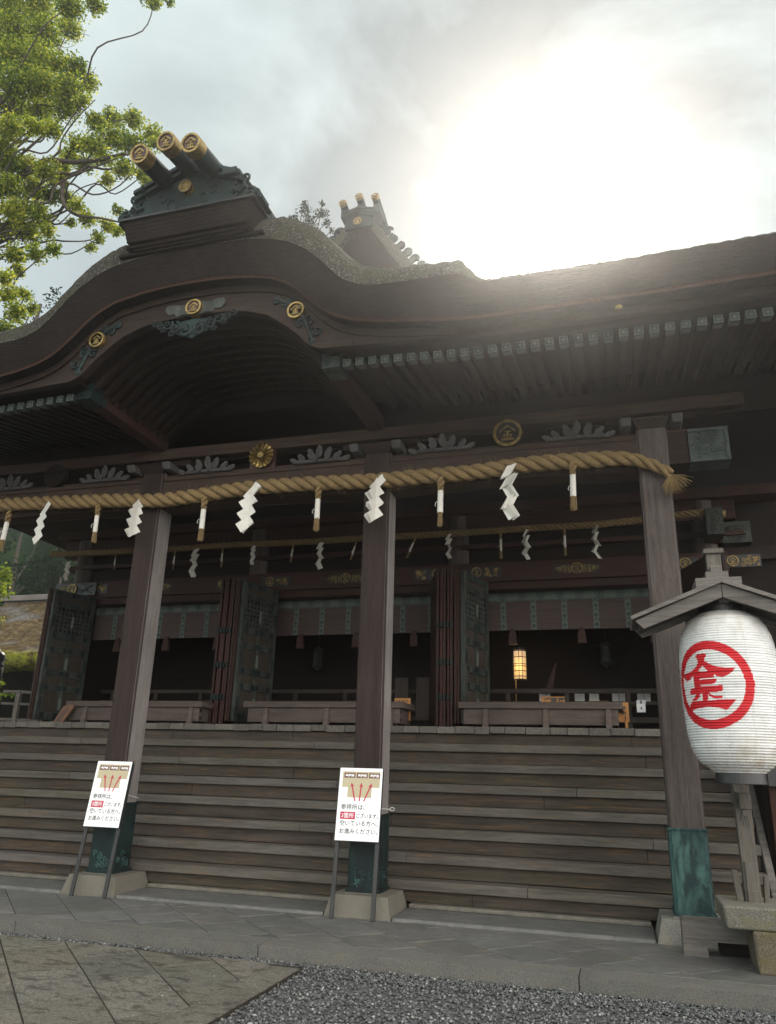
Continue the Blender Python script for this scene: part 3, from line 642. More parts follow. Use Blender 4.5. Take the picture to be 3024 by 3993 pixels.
# ------------------------------------------------------------------ the porch roof with its curved gable
ZT = smooth_tab([(0,7.735),(.42,7.73),(.76,7.71),(.99,7.67),(1.13,7.64),(1.33,7.56),(1.54,7.43),(1.74,7.24),(1.9,7.05),(2.02,6.93),(2.13,6.86),(2.28,6.80),(2.46,6.775),(2.67,6.765),(3.36,6.76),(3.62,6.60),(5.0,6.61),(6.5,6.66),(8.5,6.78)], 600, 7)
ZR = smooth_tab([(0,7.29),(.3,7.285),(.67,7.25),(1.07,7.175),(1.31,7.05),(1.47,6.92),(1.6,6.78),(1.76,6.63),(1.91,6.52),(2.13,6.43),(2.4,6.37),(2.6,6.34),(3.28,6.25),(3.64,6.23),(5.28,6.25),(6.5,6.28),(8.5,6.36)], 600, 7)
LIP = smooth_tab([(0,.36),(.8,.45),(1.1,.52),(1.9,.5),(2.2,.42),(2.54,.37),(3.36,.32),(3.6,.10),(5,.06),(8.5,.06)], 600, 5)
LOW = smooth_tab([(0,6.95),(.45,6.93),(.72,6.89),(1.0,6.79),(1.2,6.64),(1.38,6.49),(1.55,6.30),(1.7,6.235),(2.2,6.22),(3.3,6.17),(5.3,6.17),(6.5,6.20),(8.5,6.27)], 600, 5)
def make_porch_roof():
    rg = rnd(61); xs = []; x = -13.2
    while x < 3.6: xs.append(x); x += 0.045 if -9.2 < x < 2.6 else 0.2
    rows = []; cols = []
    for x in xs:
        u = abs(x-XC); zt, zr, h = ZT(u), ZR(u), LIP(u)
        j = lambda a: rg.uniform(-a, a)
        je = 0.018 if u > 3.3 else 0.012
        pr = [(12.8, zr+1.3), (8.5, zr+0.32), (7.3, zr+0.02), (6.955, zr), (6.945, zr+0.028), (6.935, zr+0.034), (6.90, zr*0.5+zt*0.5+j(.004)), (6.853, zt-0.012), (6.846, zt), (6.852, zt+0.05*h+0.012+j(.008))]
        for (dy, fz) in ((.02, .3), (.06, .6), (.14, .84), (.22, .95), (.33, 1.0)): pr.append((6.853+dy+j(.01), zt+h*fz+j(je)))
        sl = 0.12 if u < 1 else (0.12+(u-1)/1.2*0.42 if u < 2.2 else 0.54)
        for y in (7.6, 8.4, 9.6, 11.0, 12.8): pr.append((y, zt+h+sl*(y-7.18)-max(0, u-6)*0.0))
        cols.append(pr)
    k = len(cols[0]); mb = MB(); vs = []; fs = [[], [], []]
    for x, pr in zip(xs, cols): vs += [(x, y, z) for y, z in pr]
    for i in range(len(xs)-1):
        for r in range(k-1):
            f = (i*k+r, i*k+r+1, (i+1)*k+r+1, (i+1)*k+r)
            fs[0 if (r < 3 or 5 <= r < 8) else (1 if r in (3, 4) else 2)].append(f)
    n0 = len(mb.v)
    mb.v += vs
    for mi in range(3): mb.f += fs[mi]; mb.m += [mi]*len(fs[mi]); mb.t += [1.0]*len(fs[mi])
    mb.f += [tuple(range(k)), tuple((len(xs)-1)*k+r for r in range(k-1, -1, -1))]; mb.m += [0, 0]; mb.t += [1.0, 1.0]
    rf = mb.build('porch_roof', [M['bark'], M['bark2'], M['moss']], hall)
    # curved bargeboard with a raised bead along its lower edge
    mb = MB(); us = np.linspace(-3.3, 3.3, 133); Y0, Y1 = 7.14, 7.24
    def strip(y0, y1, ztop, zbot, uu, mi=0):
        vs, fs = [], []
        for u in uu: a = abs(u); vs += [(XC+u, y0, zbot(a)), (XC+u, y0, ztop(a)), (XC+u, y1, ztop(a)), (XC+u, y1, zbot(a))]
        for i in range(len(uu)-1):
            for r in range(4): fs.append((i*4+r, i*4+(r+1) % 4, (i+1)*4+(r+1) % 4, (i+1)*4+r))
        fs += [(3, 2, 1, 0), tuple((len(uu)-1)*4+r for r in range(4))]
        mb.add(vs, fs, mi)
    strip(Y0, Y1, lambda a: ZR(a)+0.03, LOW, us)
    strip(Y0-.02, Y0, lambda a: LOW(a)+0.055, lambda a: LOW(a)-0.005, us[24:-24])
    strip(Y0-.03, Y0, lambda a: ZR(a)+0.01, lambda a: ZR(a)-0.085, us)
    mb.build('bargeboard', M['beam'], hall, bevel=0.004)
    for s in (-1, 1):      # plain eave fascia beyond the bargeboard
        mb = MB(); uu = np.linspace(3.3, 8.3, 40) if s > 0 else np.linspace(-8.4, -3.3, 40)
        strip(7.16, 7.24, lambda a: ZR(a)+0.03, lambda a: LOW(a)+.01, uu)
        mb.build('eave_fascia', M['beam'], hall)
    # curved rafters under the gable: each its own piece, and the boarding above them
    uu = np.linspace(-1.72, 1.72, 60)
    for q in range(10):
        mb = MB(); y = 7.46+q*0.185
        strip(y, y+.075, lambda a: LOW(a)+0.10, lambda a: LOW(a)+0.005, uu)
        mb.build('curved_rafter', M['beamy'], hall, bevel=0.006)
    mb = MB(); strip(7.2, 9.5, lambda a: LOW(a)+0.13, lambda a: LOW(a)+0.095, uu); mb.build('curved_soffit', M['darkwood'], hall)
    # straight eaves: soffit and rafters with copper capped ends
    mb = MB()
    for xa, xb in ((XC+1.66, 3.5), (-13.1, XC-1.66)):
        mb.hexa([(xa, 7.2, 6.265), (xb, 7.2, 6.265), (xb, 9.6, 6.70), (xa, 9.6, 6.70)], [(xa, 7.2, 6.29), (xb, 7.2, 6.29), (xb, 9.6, 6.74), (xa, 9.6, 6.74)])
    mb.box(-13.1, 3.5, 9.42, 13.3, 6.62, 6.66); mb.box(-13.1, 3.5, 9.40, 9.44, 6.0, 6.75)
    mb.box(XC-1.8, XC+1.8, 9.40, 9.44, 6.1, 7.1)
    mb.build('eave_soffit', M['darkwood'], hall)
    proto = None
    for s in (1, -1):
        x = XC+s*1.92
        while (x < 3.4 if s > 0 else x > -13):
            if proto is None:
                m = MB(); m.beam((x, 7.5, 6.2), (x, 9.4, 6.56), .08, .085); r = m.build('rafter', M['beamy'], hall)
                m = MB(); m.beam((x, 7.44, 6.19), (x, 7.56, 6.213), .092, .097); m.box(x-.047, x+.047, 7.428, 7.44, 6.142, 6.238)
                for a, b, c, d in ((-.047, .047, -.048, -.034), (-.047, .047, .034, .048), (-.047, -.034, -.034, .034), (.034, .047, -.034, .034)): m.box(x+a, x+b, 7.42, 7.428, 6.19+c, 6.19+d, 1)
                m.disc((x, 7.428, 6.19), (0, -1, 0), .022, .008, 12, 1)
                m.build('rafter_cap', [M['copperpale'], M['brocade']], r); proto = (r, x)
            else:
                dz = (LOW(abs(x-XC))-LOW(abs(proto[1]-XC)))
                o = proto[0].copy(); COL.objects.link(o); o.parent = hall; o.location = (x-proto[1], 0, dz)
                for ch in [c for c in bpy.data.objects if c.parent == proto[0]]:
                    c2 = ch.copy(); COL.objects.link(c2); c2.parent = o
            x += s*0.155
    for s in (1, -1):     # heavy bracket beams either side of the gable, copper capped
        x = XC+s*1.715; m = MB(); m.box(x-.10, x+.10, 7.5, 9.3, 6.16, 6.37); b = m.build('bracket_beam', M['redwood'], hall, bevel=.006)
        m = MB(); m.box(x-.112, x+.112, 7.43, 7.75, 6.15, 6.38); arab(m, (x-.10, 7.428, 6.16), (1, 0, 0), (0, 0, 1), .2, .2, 5, .04, .006, 0, 7); arab(m, (x+s*-.112, 7.45, 6.16), (0, 1, 0), (0, 0, 1), .28, .2, 6, .04, .006, 0, 8)
        m.build('copper_cap', M['copperdark'] if s < 0 else M['copperpale'], b, bevel=.004)
    # gable ornaments: roundels, green plates, carved pendant
    X, Z, Yv = (1, 0, 0), (0, 0, 1), (0, 1, 0)
    for u, z, n in ((0, 7.03, 'apex_roundel'), (-1.37, 6.78, 'side_roundel'), (1.37, 6.78, 'side_roundel'), (4.98, 6.36, 'side_roundel')):
        m = MB(); yy = 7.10 if u == 0 else (7.12 if abs(u) < 2 else 7.12)
        r = 0.108
        m.disc((XC+u, 7.16, z), (0, -1, 0), r*1.02, .06, 28, 0); roundel(m, (XC+u, yy-.02, z), X, Z, Yv, r, 0, 1)
        m.build(n, [M['gold'], M['maroon']], hall)
    m = MB()
    P = [(-.42, .02), (-.40, .09), (-.30, .10), (-.2, .07), (0, .11), (.2, .07), (.30, .10), (.40, .09), (.42, .02), (.36, -.05), (.28, -.04), (.25, -.09), (.15, -.07), (0, -.11), (-.15, -.07), (-.25, -.09), (-.28, -.04), (-.36, -.05)]
    m.prism([(a, b+7.03) for a, b in P], (XC, 7.105, 0), X, Z, Yv, .035); m.build('apex_plate', M['coppertrim'], hall, bevel=.006)
    for s in (-1, 1):
        m = MB(); c = Vector((XC+s*1.37, 7.125, 6.78))
        for du, dz, r in ((-.16, .13, .07), (-.27, .2, .05), (.17, -.16, .075), (.28, -.30, .07), (.22, -.42, .05), (-.06, .17, .05), (.05, -.18, .06)): m.scroll(c+Vector((s*du, 0, dz)), X, Z, r, 1.4, 1, .017, 0, du*9)
        m.tube([c+Vector((s*-.3, 0, .22)), c+Vector((s*-.1, 0, .12)), c+Vector((s*.1, 0, -.1)), c+Vector((s*.24, 0, -.45))], .022, 6)
        m.build('side_carving', M['copperdark'], hall)
    m = MB(); z = 6.79
    for s in (-1, 1):
        for du, dz, r, th in ((.10, -.06, .105, .024), (.13, -.03, .05, .02), (.25, .0, .085, .02), (.36, .06, .07, .018), (.46, .07, .055, .016), (.55, .11, .045, .014), (.30, -.07, .045, .014), (.42, .0, .04, .012)): m.scroll((XC+s*du, 7.12, z+dz), (s, 0, 0), Z, r, 1.5, 1, th, 0, du*7, (0, -.02, 0))
    m.prism([(-.3, .02), (-.2, .1), (0, .12), (.2, .1), (.3, .02), (.2, -.08), (0, -.15), (-.2, -.08)], (XC, 7.12, z-.02), X, Z, Yv, .03)
    m.build('carved_pendant', M['copperdark'], hall)
    # ridge box on top of the gable and the copper ridge ornament with three logs
    m = MB()
    m.hexa([(XC-.82, 6.70, 7.84), (XC+.82, 6.70, 7.84), (XC+.82, 10.2, 8.0), (XC-.82, 10.2, 8.0)], [(XC-.90, 6.66, 8.13), (XC+.90, 6.66, 8.13), (XC+.90, 10.2, 8.3), (XC-.90, 10.2, 8.3)])
    for k in range(5): m.box(XC-.83-.014*k, XC+.83+.014*k, 6.695-.008*k, 6.72, 7.85+.054*k, 7.875+.054*k)
    m.box(XC-.94, XC+.94, 6.62, 10.2, 8.13, 8.165, 1)
    m.box(XC-.86, XC+.86, 6.74, 8.5, 7.79, 7.84); m.box(XC-1.0, XC+1.0, 6.80, 8.3, 7.735, 7.775); m.box(XC-.76, XC+.76, 6.77, 8.3, 7.76, 7.80)
    m.build('ridge_box', [M['bark'], M['black']], hall, bevel=.006)
    m = MB()
    m.prism([(-.60, 8.165), (-.60, 8.44), (0, 8.74), (.60, 8.44), (.60, 8.165)], (XC, 6.66, 0), X, Z, Yv, .4)
    for k, (o1, th, yy) in enumerate(((.0, .055, 6.60), (.075, .05, 6.57))):
        m.prism([(-.74, 8.40+o1), (0, 8.725+o1), (.74, 8.40+o1), (.74, 8.40+o1+th), (0, 8.725+o1+th), (-.74, 8.40+o1+th)], (XC, yy, 0), X, Z, Yv, .55)
    m.prism([(-.60, 8.46), (-.55, 8.62), (-.46, 8.68), (-.24, 8.70), (-.17, 8.76), (-.1, 8.86), (.1, 8.86), (.17, 8.76), (.24, 8.70), (.46, 8.68), (.55, 8.62), (.60, 8.46), (0, 8.7)], (XC, 6.64, 0), X, Z, Yv, .5)
    for s in (-1, 1):
        m.prism([(s*.58, 8.165), (s*.60, 8.5), (s*.68, 8.55), (s*.76, 8.54), (s*.80, 8.44), (s*.86, 8.36), (s*.95, 8.30), (s*.93, 8.24), (s*1.0, 8.165)], (XC, 6.70, 0), X, Z, Yv, .3)
        for du, dz, r, th in ((.70, 8.40, .13, .03), (.72, 8.30, .16, .025), (.86, 8.255, .09, .024), (.93, 8.22, .06, .02), (.62, 8.28, .12, .02), (.78, 8.48, .07, .022), (.66, 8.52, .05, .02)): m.scroll((XC+s*du, 6.68, dz), (s, 0, 0), Z, r, 1.5, 1, th, 0, du*11, (0, -.03, 0))
        m.scroll((XC+s*.2, 6.655, 8.30), (s, 0, 0), Z, .13, .8, 1, .014, 0, 4); m.scroll((XC+s*.36, 6.655, 8.36), (s, 0, 0), Z, .08, .8, 1, .012, 0, 1)
        m.tube([(XC+s*.80, 6.86, 8.31), (XC+s*.80, 10, 8.42)], .105, 16)
        m.box(XC+s*.56-.05, XC+s*.56+.09*s+.05, 6.55, 6.66, 8.47, 8.56)
    orn = m.build('ridge_ornament', M['copperdark'], hall, bevel=.008)
    m = MB(); roundel(m, (XC, 6.585, 8.44), X, Z, Yv, .088, 0, 1); m.disc((XC, 6.66, 8.44), (0, -1, 0), .085, .08, 24); m.build('ridge_roundel', [M['gold'], M['maroon']], orn)
    for du, z0, z1 in ((-.345, 8.575, 8.78), (0, 8.675, 8.88), (.345, 8.565, 8.77)):
        m = MB(); a, b = Vector((XC+du, 6.10, z0)), Vector((XC+du, 7.35, z1)); d = (b-a).normalized()
        m.tube([a+d*.13, b], .118, 24, 0); m.tube([a+d*.55, a+d*.57], .121, 24, 0)
        m.tube([a, a+d*.14], .126, 24, 1); upv = Vector((1, 0, 0)).cross(d)*-1
        roundel(m, a-d*.004, X, -upv if upv.z < 0 else upv, d, .124, 1, 2, .03)
        m.build('ridge_log', [M['copperdark'], M['gold'], M['maroon']], orn)
    # main gable of the hall rising behind, with its own smaller ornament
    m = MB(); O = [(0, 12.92), (.34, 12.86), (1.25, 11.56), (2.4, 10.1), (4.2, 8.4)]; I = [(0, 12.70), (.25, 12.70), (1.08, 11.40), (2.2, 9.95), (4.0, 8.2)]
    poly = [(-a, b) for a, b in reversed(O)]+O[1:]
    m.prism(poly+[(4.0, 8.0), (-4.0, 8.0)], (XC, 13.05, 0), X, Z, Yv, 2.7, 0)
    for s in (-1, 1): m.prism([(s*a, b) for a, b in O]+[(s*a, b) for a, b in reversed(I)], (XC, 12.86, 0), X, Z, Yv, .19, 1)
    m.build('main_gable', [M['bark'], M['moss']], hall)
    m = MB(); yb = 12.80
    m.prism([(-.30, 12.72), (-.33, 12.95), (-.30, 13.02), (0, 13.14), (.30, 13.02), (.33, 12.95), (.30, 12.72)], (XC, yb, 0), X, Z, Yv, .4)
    for o1 in (0, .07, .14): m.prism([(-.34, 12.96+o1), (0, 13.06+o1), (.34, 12.96+o1), (.34, 13.0+o1), (0, 13.10+o1), (-.34, 13.0+o1)], (XC, yb-.06, 0), X, Z, Yv, .5)
    for s in (-1, 1):
        a, b = Vector((XC+s*.36, 12.93, 12.80)), Vector((XC+s*1.42, 12.93, 11.42)); n = Vector((s*.79, 0, .61))
        for k in range(7):
            c = a.lerp(b, (k+.3)/7); m.scroll(c+n*.07, (s*.6, 0, -.8), tuple(n), .13-.008*k, 1.4, 1, .04, 0, k*1.3); m.tube([c-n*.05, c+n*.13], .07, 8)
    o2 = m.build('gable_ornament', M['copperdark'], hall)
    m = MB(); roundel(m, (XC, yb-.08, 12.83), X, Z, Yv, .09, 0, 1); m.build('gable_roundel', [M['gold'], M['maroon']], o2)
    for du, z0 in ((-.37, 13.40), (0, 13.50), (.37, 13.42)):
        m = MB(); a = Vector((XC+du, 12.72, z0)); b = a+Vector((0, .9, -.22)); d = (b-a).normalized()
        m.tube([a+d*.05, b], .082, 16, 0); m.tube([a, a+d*.07], .09, 20, 1); m.tube([a-d*.012, a], .055, 16, 2); m.tube([a-d*.02, a-d*.012], .035, 12, 1)
        m.build('ridge_log', [M['copperdark'], M['gold'], M['maroon']], o2)
    m = MB()
    for du in (-.37, 0, .37): m.box(XC+du-.07, XC+du+.07, 12.85, 13.3, 13.1, 13.36)
    m.build('log_cradle', M['copperdark'], o2)
make_porch_roof()

# ------------------------------------------------------------------ crests and carvings above the porch beam
def make_crests():
    X, Z, Yv = (1, 0, 0), (0, 0, 1), (0, 1, 0)
    m = MB(); c = Vector((XC, 9.21, 5.93)); r = .195
    m.disc(c+Vector((0, .06, 0)), (0, -1, 0), r*.93, .05, 32, 1)
    for k in range(16):
        a = 2*PI*k/16; d = Vector((math.cos(a), 0, math.sin(a))); t = Vector((-math.sin(a), 0, math.cos(a))); P = []; 
        prof = [(.26, .0), (.3, .035), (.6, .105), (.85, .155), (.95, .13), (1.0, .0)]
        top = [c+d*r*p+t*r*w for p, w in prof]; bot = [c+d*r*p-t*r*w for p, w in prof]; mid = [c+d*r*p+Vector((0, -.026*math.sin(PI*min(1, p*.9)), 0)) for p, w in prof]
        for i in range(len(prof)-1): m.add([top[i], top[i+1], mid[i+1], mid[i]], [(0, 1, 2, 3)]); m.add([mid[i], mid[i+1], bot[i+1], bot[i]], [(0, 1, 2, 3)])
    m.disc(c, (0, -1, 0), r*.24, .03, 20)
    m.box(XC-.2, XC+.2, 9.27, 9.31, 5.74, 6.04, 1)
    m.build('chrysanthemum_crest', [M['gold'], M['maroon']], hall)
    for x in (-1.189, XC-3.54):
        m = MB(); roundel(m, (x, 9.22, 5.92), X, Z, Yv, .19, 0, 1); m.disc((x, 9.30, 5.92), (0, -1, 0), .19, .07, 28, 1); m.build('beam_crest', [M['gold'] if x > -3 else M['darkwood'], M['darkwood']], hall)
    for xc in (XC, -1.189, XC-3.54):
        for s in (-1, 1):
            m = MB(); x = xc+s*.86
            for k, (du, dz, L, a) in enumerate(((-.30, .0, .14, 150), (-.2, .01, .16, 128), (-.08, .03, .19, 108), (.02, .05, .20, 88), (.12, .03, .19, 66), (.24, .01, .17, 44), (.36, -.02, .15, 24), (.0, .0, .13, 120), (.12, .0, .13, 50))):
                a = R(a); d = Vector((s*math.cos(a), 0, math.sin(a))); p = Vector((-d.z, 0, d.x)); b = Vector((x+s*du, 9.25-.004*k, 5.775+dz)); w = L*.27
                ol = [(0, -.25), (.25, -.8), (.5, -1), (.62, -.7), (.75, -.85), (1.0, 0), (.8, .75), (.62, .6), (.5, 1), (.25, .8), (0, .25)]
                m.prism([(u*L, v*w) for u, v in ol], b, d, p, (0, 1, 0), .03); m.tube([b+Vector((0, -.006, 0)), b+d*L*.8+Vector((0, -.008, 0))], [.012, .004], 5)
            m.tube([(x-.36, 9.27, 5.79), (x+.36, 9.27, 5.79)], .03, 6)
            m.build('leaf_carving', M['leafgrey'], hall)
make_crests()

# ------------------------------------------------------------------ the hall behind the porch
HX = [XC-5.93, XC-1.887, XC+2.087, XC+6.26]; HY = 13.24
def make_hall():
    X, Z, Yv = (1, 0, 0), (0, 0, 1), (0, 1, 0)
    for x in HX:
        m = MB(); m.lathe([(.2, 0), (.2, 4.0)], (x, HY, 2.3), 28); m.build('hall_pillar', M['pillargrey'], hall, smooth=False)
    m = MB(); a, b = HX[0], HX[3]
    m.box(a-.5, b+.5, HY-.13, HY+.13, 5.78, 6.12); m.box(a-.3, b+.3, HY-.22, HY-.06, 4.86, 5.20, 0, 1.05)
    m.box(a, b, HY-.05, HY+.05, 5.20, 5.78, 1); m.box(a, b, HY-.16, HY+.1, 4.72, 4.86, 0, .9); m.box(a-.4, b+.6, HY-.2, HY+.2, 5.48, 5.56)
    m.box(a-.6, b+1.2, HY-.3, HY+.2, 6.12, 6.3); m.build('hall_beam', [M['redwood'], M['darkwood']], hall, bevel=.008)
    m = MB()     # dark walls, ceiling and inner floor
    m.box(a-.1, b+.1, 15.7, 15.8, 2.2, 6.4); m.box(a-.06, a+.06, HY+.2, 15.7, 2.2, 6.4); m.box(b-.06, b+.06, HY+.2, 15.7, 2.2, 6.4)
    m.box(a, b, HY+.1, 15.7, 6.1, 6.2); m.box(a, b, 13.2, 15.7, 2.25, 2.42); m.box(a, b, 15.2, 15.3, 2.42, 2.75)
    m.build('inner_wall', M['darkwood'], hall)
    m = MB()     # wing wall to the right of the stairs
    m.box(b+.2, 9, HY+.1, HY+.25, 0.1, 6.4); m.box(1.52, 1.6, 10.3, HY, 0.1, 2.3)
    for z in (2.3, 4.2, 5.1): m.box(b+.2, 9, HY-.02, HY+.1, z, z+.22, 1)
    for x in (3.2, 5.2): m.box(x-.14, x+.14, HY-.06, HY+.1, 0.1, 6.2, 1)
    m.build('wing_wall', [M['darkwood'], M['beam']], hall)
    m = MB()     # under-floor skirting and deep roof mass so that no daylight leaks in
    m.box(a-1, 1.4, 11.65, 13.1, 0.1, 2.2); m.box(-13, 3.4, 13.3, 15.9, 6.66, 6.8); m.build('under_floor', M['darkwood'], hall)
    # gilded fittings on the long beam
    for x, w in ((XC-4.05, .82), (XC, .82), (XC+4.173, .82)):
        m = MB(); y = HY-.225; P = [(-.41, 0), (-.33, .05), (-.36, .075), (-.18, .085), (.18, .085), (.36, .075), (.33, .05), (.41, 0), (.33, -.05), (.36, -.075), (.18, -.085), (-.18, -.085), (-.36, -.075), (-.33, -.05)]
        m.prism([(p, q+5.03) for p, q in P], (x, y-.004, 0), X, Z, Yv, .012, 2)
        roundel(m, (x, y-.03, 5.03), X, Z, Yv, .095, 0, 2)
        for s in (-1, 1):
            for du, dz, r in ((.13, .03, .04), (.13, -.03, .04), (.2, .035, .035), (.2, -.035, .035), (.26, 0.02, .03), (.27, -.025, .028), (.33, .0, .028)): m.scroll((x+s*du, y-.008, 5.03+dz), (s, 0, 0), Z, r, 1.2, 1, .008, 0, du*20)
        m.build('gilt_plate', [M['gold'], M['maroon'], M['black']], hall)
    for x in HX:
        for s, w in ((-1, .62), (1, .62)):
            if (x == HX[0] and s < 0): continue
            m = MB(); y = HY-.225; xa = x+(.16 if s > 0 else -.16-w)
            m.box(xa, xa+w, y-.006, y, 4.93, 5.13, 2); roundel(m, (xa+(.2 if s > 0 else w-.2), y-.02, 5.03), X, Z, Yv, .09, 0, 2)
            arab(m, (xa+(.32 if s > 0 else .02), y-.008, 4.94), X, Z, .28, .18, int(x*10)+s, .035, .008, 0, 12)
            m.build('gilt_plate', [M['gold'], M['maroon'], M['black']], hall)
    m = MB(); m.box(HX[0]-.42, HX[0]+.55, HY-.30, HY-.2, 4.9, 5.16, 2); roundel(m, (HX[0]+.0, HY-.32, 5.03), X, Z, Yv, .11, 0, 2); arab(m, (HX[0]-.4, HY-.305, 4.92), X, Z, .28, .22, 3, .04, .007, 0, 8); arab(m, (HX[0]+.14, HY-.305, 4.92), X, Z, .38, .22, 4, .04, .006, 1, 10)
    m.build('gilt_plate', [M['gold'], M['brocadedark'], M['black']], hall)
    # carved copper beam noses at the right hand corner
    m = MB(); x = HX[3]; m.box(x-.02, x+.2, HY-.75, HY-.1, 5.36, 5.76); m.box(x-.035, x+.215, HY-.78, HY-.45, 5.34, 5.78, 1); arab(m, (x, HY-.785, 5.38), X, Z, .18, .36, 9, .05, .01, 1, 10)
    m.box(x+.15, x+.3, HY-.14, HY+.1, 5.38, 5.7, 0); m.box(x+.26, x+.70, HY-.16, HY+.12, 5.36, 5.72, 1); arab(m, (x+.28, HY-.165, 5.38), X, Z, .4, .32, 19, .05, .011, 1, 18)
    m.build('beam_nose', [M['redwood'], M['coppertrim']], hall, bevel=.004)
    # folded lattice doors
    def door(hx, hy, fx, fy, front=1):
        H, F = Vector((hx, hy, 0)), Vector((fx, fy, 0)); d = (F-H); W = d.length; d.normalize(); n = Vector((d.y, -d.x, 0))*front
        z0, z1 = 2.40, 4.84
        def bx(mb, u0, u1, v0, v1, t0, t1, mi=0, tint=1.0):
            P = lambda u, v, t: H+d*u+n*t+Vector((0, 0, v))
            b = [P(u0, v0, t0), P(u1, v0, t0), P(u1, v0, t1), P(u0, v0, t1)]; t = [P(u0, v1, t0), P(u1, v1, t0), P(u1, v1, t1), P(u0, v1, t1)]
            mb.hexa(b, t, mi, tint)
        m = MB(); sw = .11; mid = W/2
        rails = [(z0, z0+.15), (z0+.53, z0+.65), (z0+.80, z0+.92), (z0+1.24, z0+1.36), (z0+1.5, z0+1.64), (z0+2.12, z0+2.22), (z1-.12, z1)]
        for u0 in (0, W-sw): bx(m, u0, u0+sw, z0, z1, -.035, .035)
        for a, b in rails: bx(m, sw, W-sw, a, b, -.03, .032)
        bx(m, mid-.045, mid+.045, rails[0][1], rails[4][0], -.028, .031)
        for a, b in rails[:5]+rails[5:]:    # lotus shaped copper straps at the joints
            for u in (sw+.02, mid-.06, mid+.06, W-sw-.02): bx(m, u-.05, u+.05, a+.015, b-.015, .032, .037, 1)
        for u in (sw*.5, mid, W-sw*.5):
            for zz in (z0+.3, z0+1.05, z0+1.85): bx(m, u-.03, u+.03, zz-.11, zz+.11, .035, .039, 2 if (u == mid) else 1)
        fr = m.build('door', [M['coppertrim'], M['copperdark'], M['brocade']], hall, bevel=.003)
        m = MB()
        bx(m, sw, W-sw, rails[0][1], rails[4][0], -.012, .008); m.build('door_panel', M['door'], fr); m = MB(); bx(m, sw, W-sw, rails[5][1], rails[6][0], -.012, .008)
        m.build('door_panel', M['door'], fr)
        m = MB(); n1 = 8
        for k in range(1, n1): u = sw+(W-2*sw)*k/n1; bx(m, u-.022, u+.022, rails[4][1], rails[5][0], -.018, .018)
        for k in range(1, 6): v = rails[4][1]+(rails[5][0]-rails[4][1])*k/6; bx(m, sw, W-sw, v-.02, v+.02, -.016, .016)
        m.build('lattice', M['coppertrim'], fr)
        # the second leaf folded behind it
        m = MB(); bx(m, .0, W+.03, z0, z1, -.125, -.05, 0, .8); bx(m, W+.0, W+.05, z0-.0, z1+.02, -.13, -.09, 0, .9); m.build('folded_leaf', M['redwood'], fr, bevel=.004)
    for x in HX[:3]:
        door(x+.53, 13.02, x+.28, 12.10, -1)
    for x in HX[1:3]: pass
    for x in HX[1:]:      # leaves of the bay to the left, seen on their edges
        m = MB(); z0, z1 = 2.36, 4.9; e = 0
        for k, (dx, w) in enumerate(((-.13, .05), (-.075, .055), (-.015, .05), (.045, .045), (.10, .05))):
            dx -= .02; m.hexa([(x+dx-.32, 13.0, z0), (x+dx+w-.327, 13.0, z0), (x+dx+w-.007, 12.08+.03*(k % 2), z0), (x+dx, 12.08+.03*(k % 2), z0)], [(x+dx-.32, 13.0, z1), (x+dx+w-.327, 13.0, z1), (x+dx+w-.007, 12.08+.03*(k % 2), z1), (x+dx, 12.08+.03*(k % 2), z1)], 0, (1.25, 1.0, .95) if k % 2 else .8)
            for zz in (2.75, 3.3, 3.9): m.box(x+dx+.004, x+dx+w-.01, 12.06, 12.1, zz, zz+.09, 1)
        m.build('door', [M['redwood'], M['copperdark']], hall, bevel=.003)
    # the inner rail in front of the hall
    m = MB()
    for z, h in ((3.06, .075), (2.86, .06), (2.56, .1)): m.box(a+.1, b-.1, 14.16, 14.26, z, z+h)
    x = a+.4
    while x < b: m.box(x-.04, x+.04, 14.17, 14.25, 2.4, 3.06); x += 1.04
    m.build('inner_rail', M['door'], hall, bevel=.005)
make_hall()
def dim_furnishings():
    m = MB(); x0, x1, y = -8.30, -7.92, 14.9
    for x in (x0, (x0+x1)/2, x1): m.box(x-.03, x+.03, y, y+.05, 2.42, 3.62)
    for z in (2.5, 2.85, 3.1, 3.35, 3.58): m.box(x0, x1, y-.004, y+.054, z, z+.05)
    for k in range(4): m.box(x0+.05+.08*k, x0+.075+.08*k, y+.004, y+.046, 3.40, 3.58)
    o = m.build('inner_lattice_stand', M['door']); tag(o, 'grey lattice stand in the gloom behind the left offering box', 'lattice')
    m = MB(); m.box(-7.45, -7.30, 15.0, 15.02, 3.15, 3.42); o = m.build('gilt_panel', M['gold']); tag(o, 'small gilded square hanging in the gloom of the left bay', 'panel')
    for x, lab in ((-6.0, 'small unlit hanging lantern in the dark of the middle bay'), (-.2, 'small unlit hanging lantern in the dark of the right bay')):
        m = MB(); c = Vector((x, 15.0, 3.6)); m.lathe([(.02, .5), (.13, .42), (.1, .4), (.1, .12), (.12, .1), (.08, .05), (.02, .0)], c, 6); m.tube([c+Vector((0, 0, .5)), c+Vector((0, 0, 2.5))], .01, 5); tag(m.build('hanging_lantern', M['coppertrim']), lab, 'lantern')
dim_furnishings()
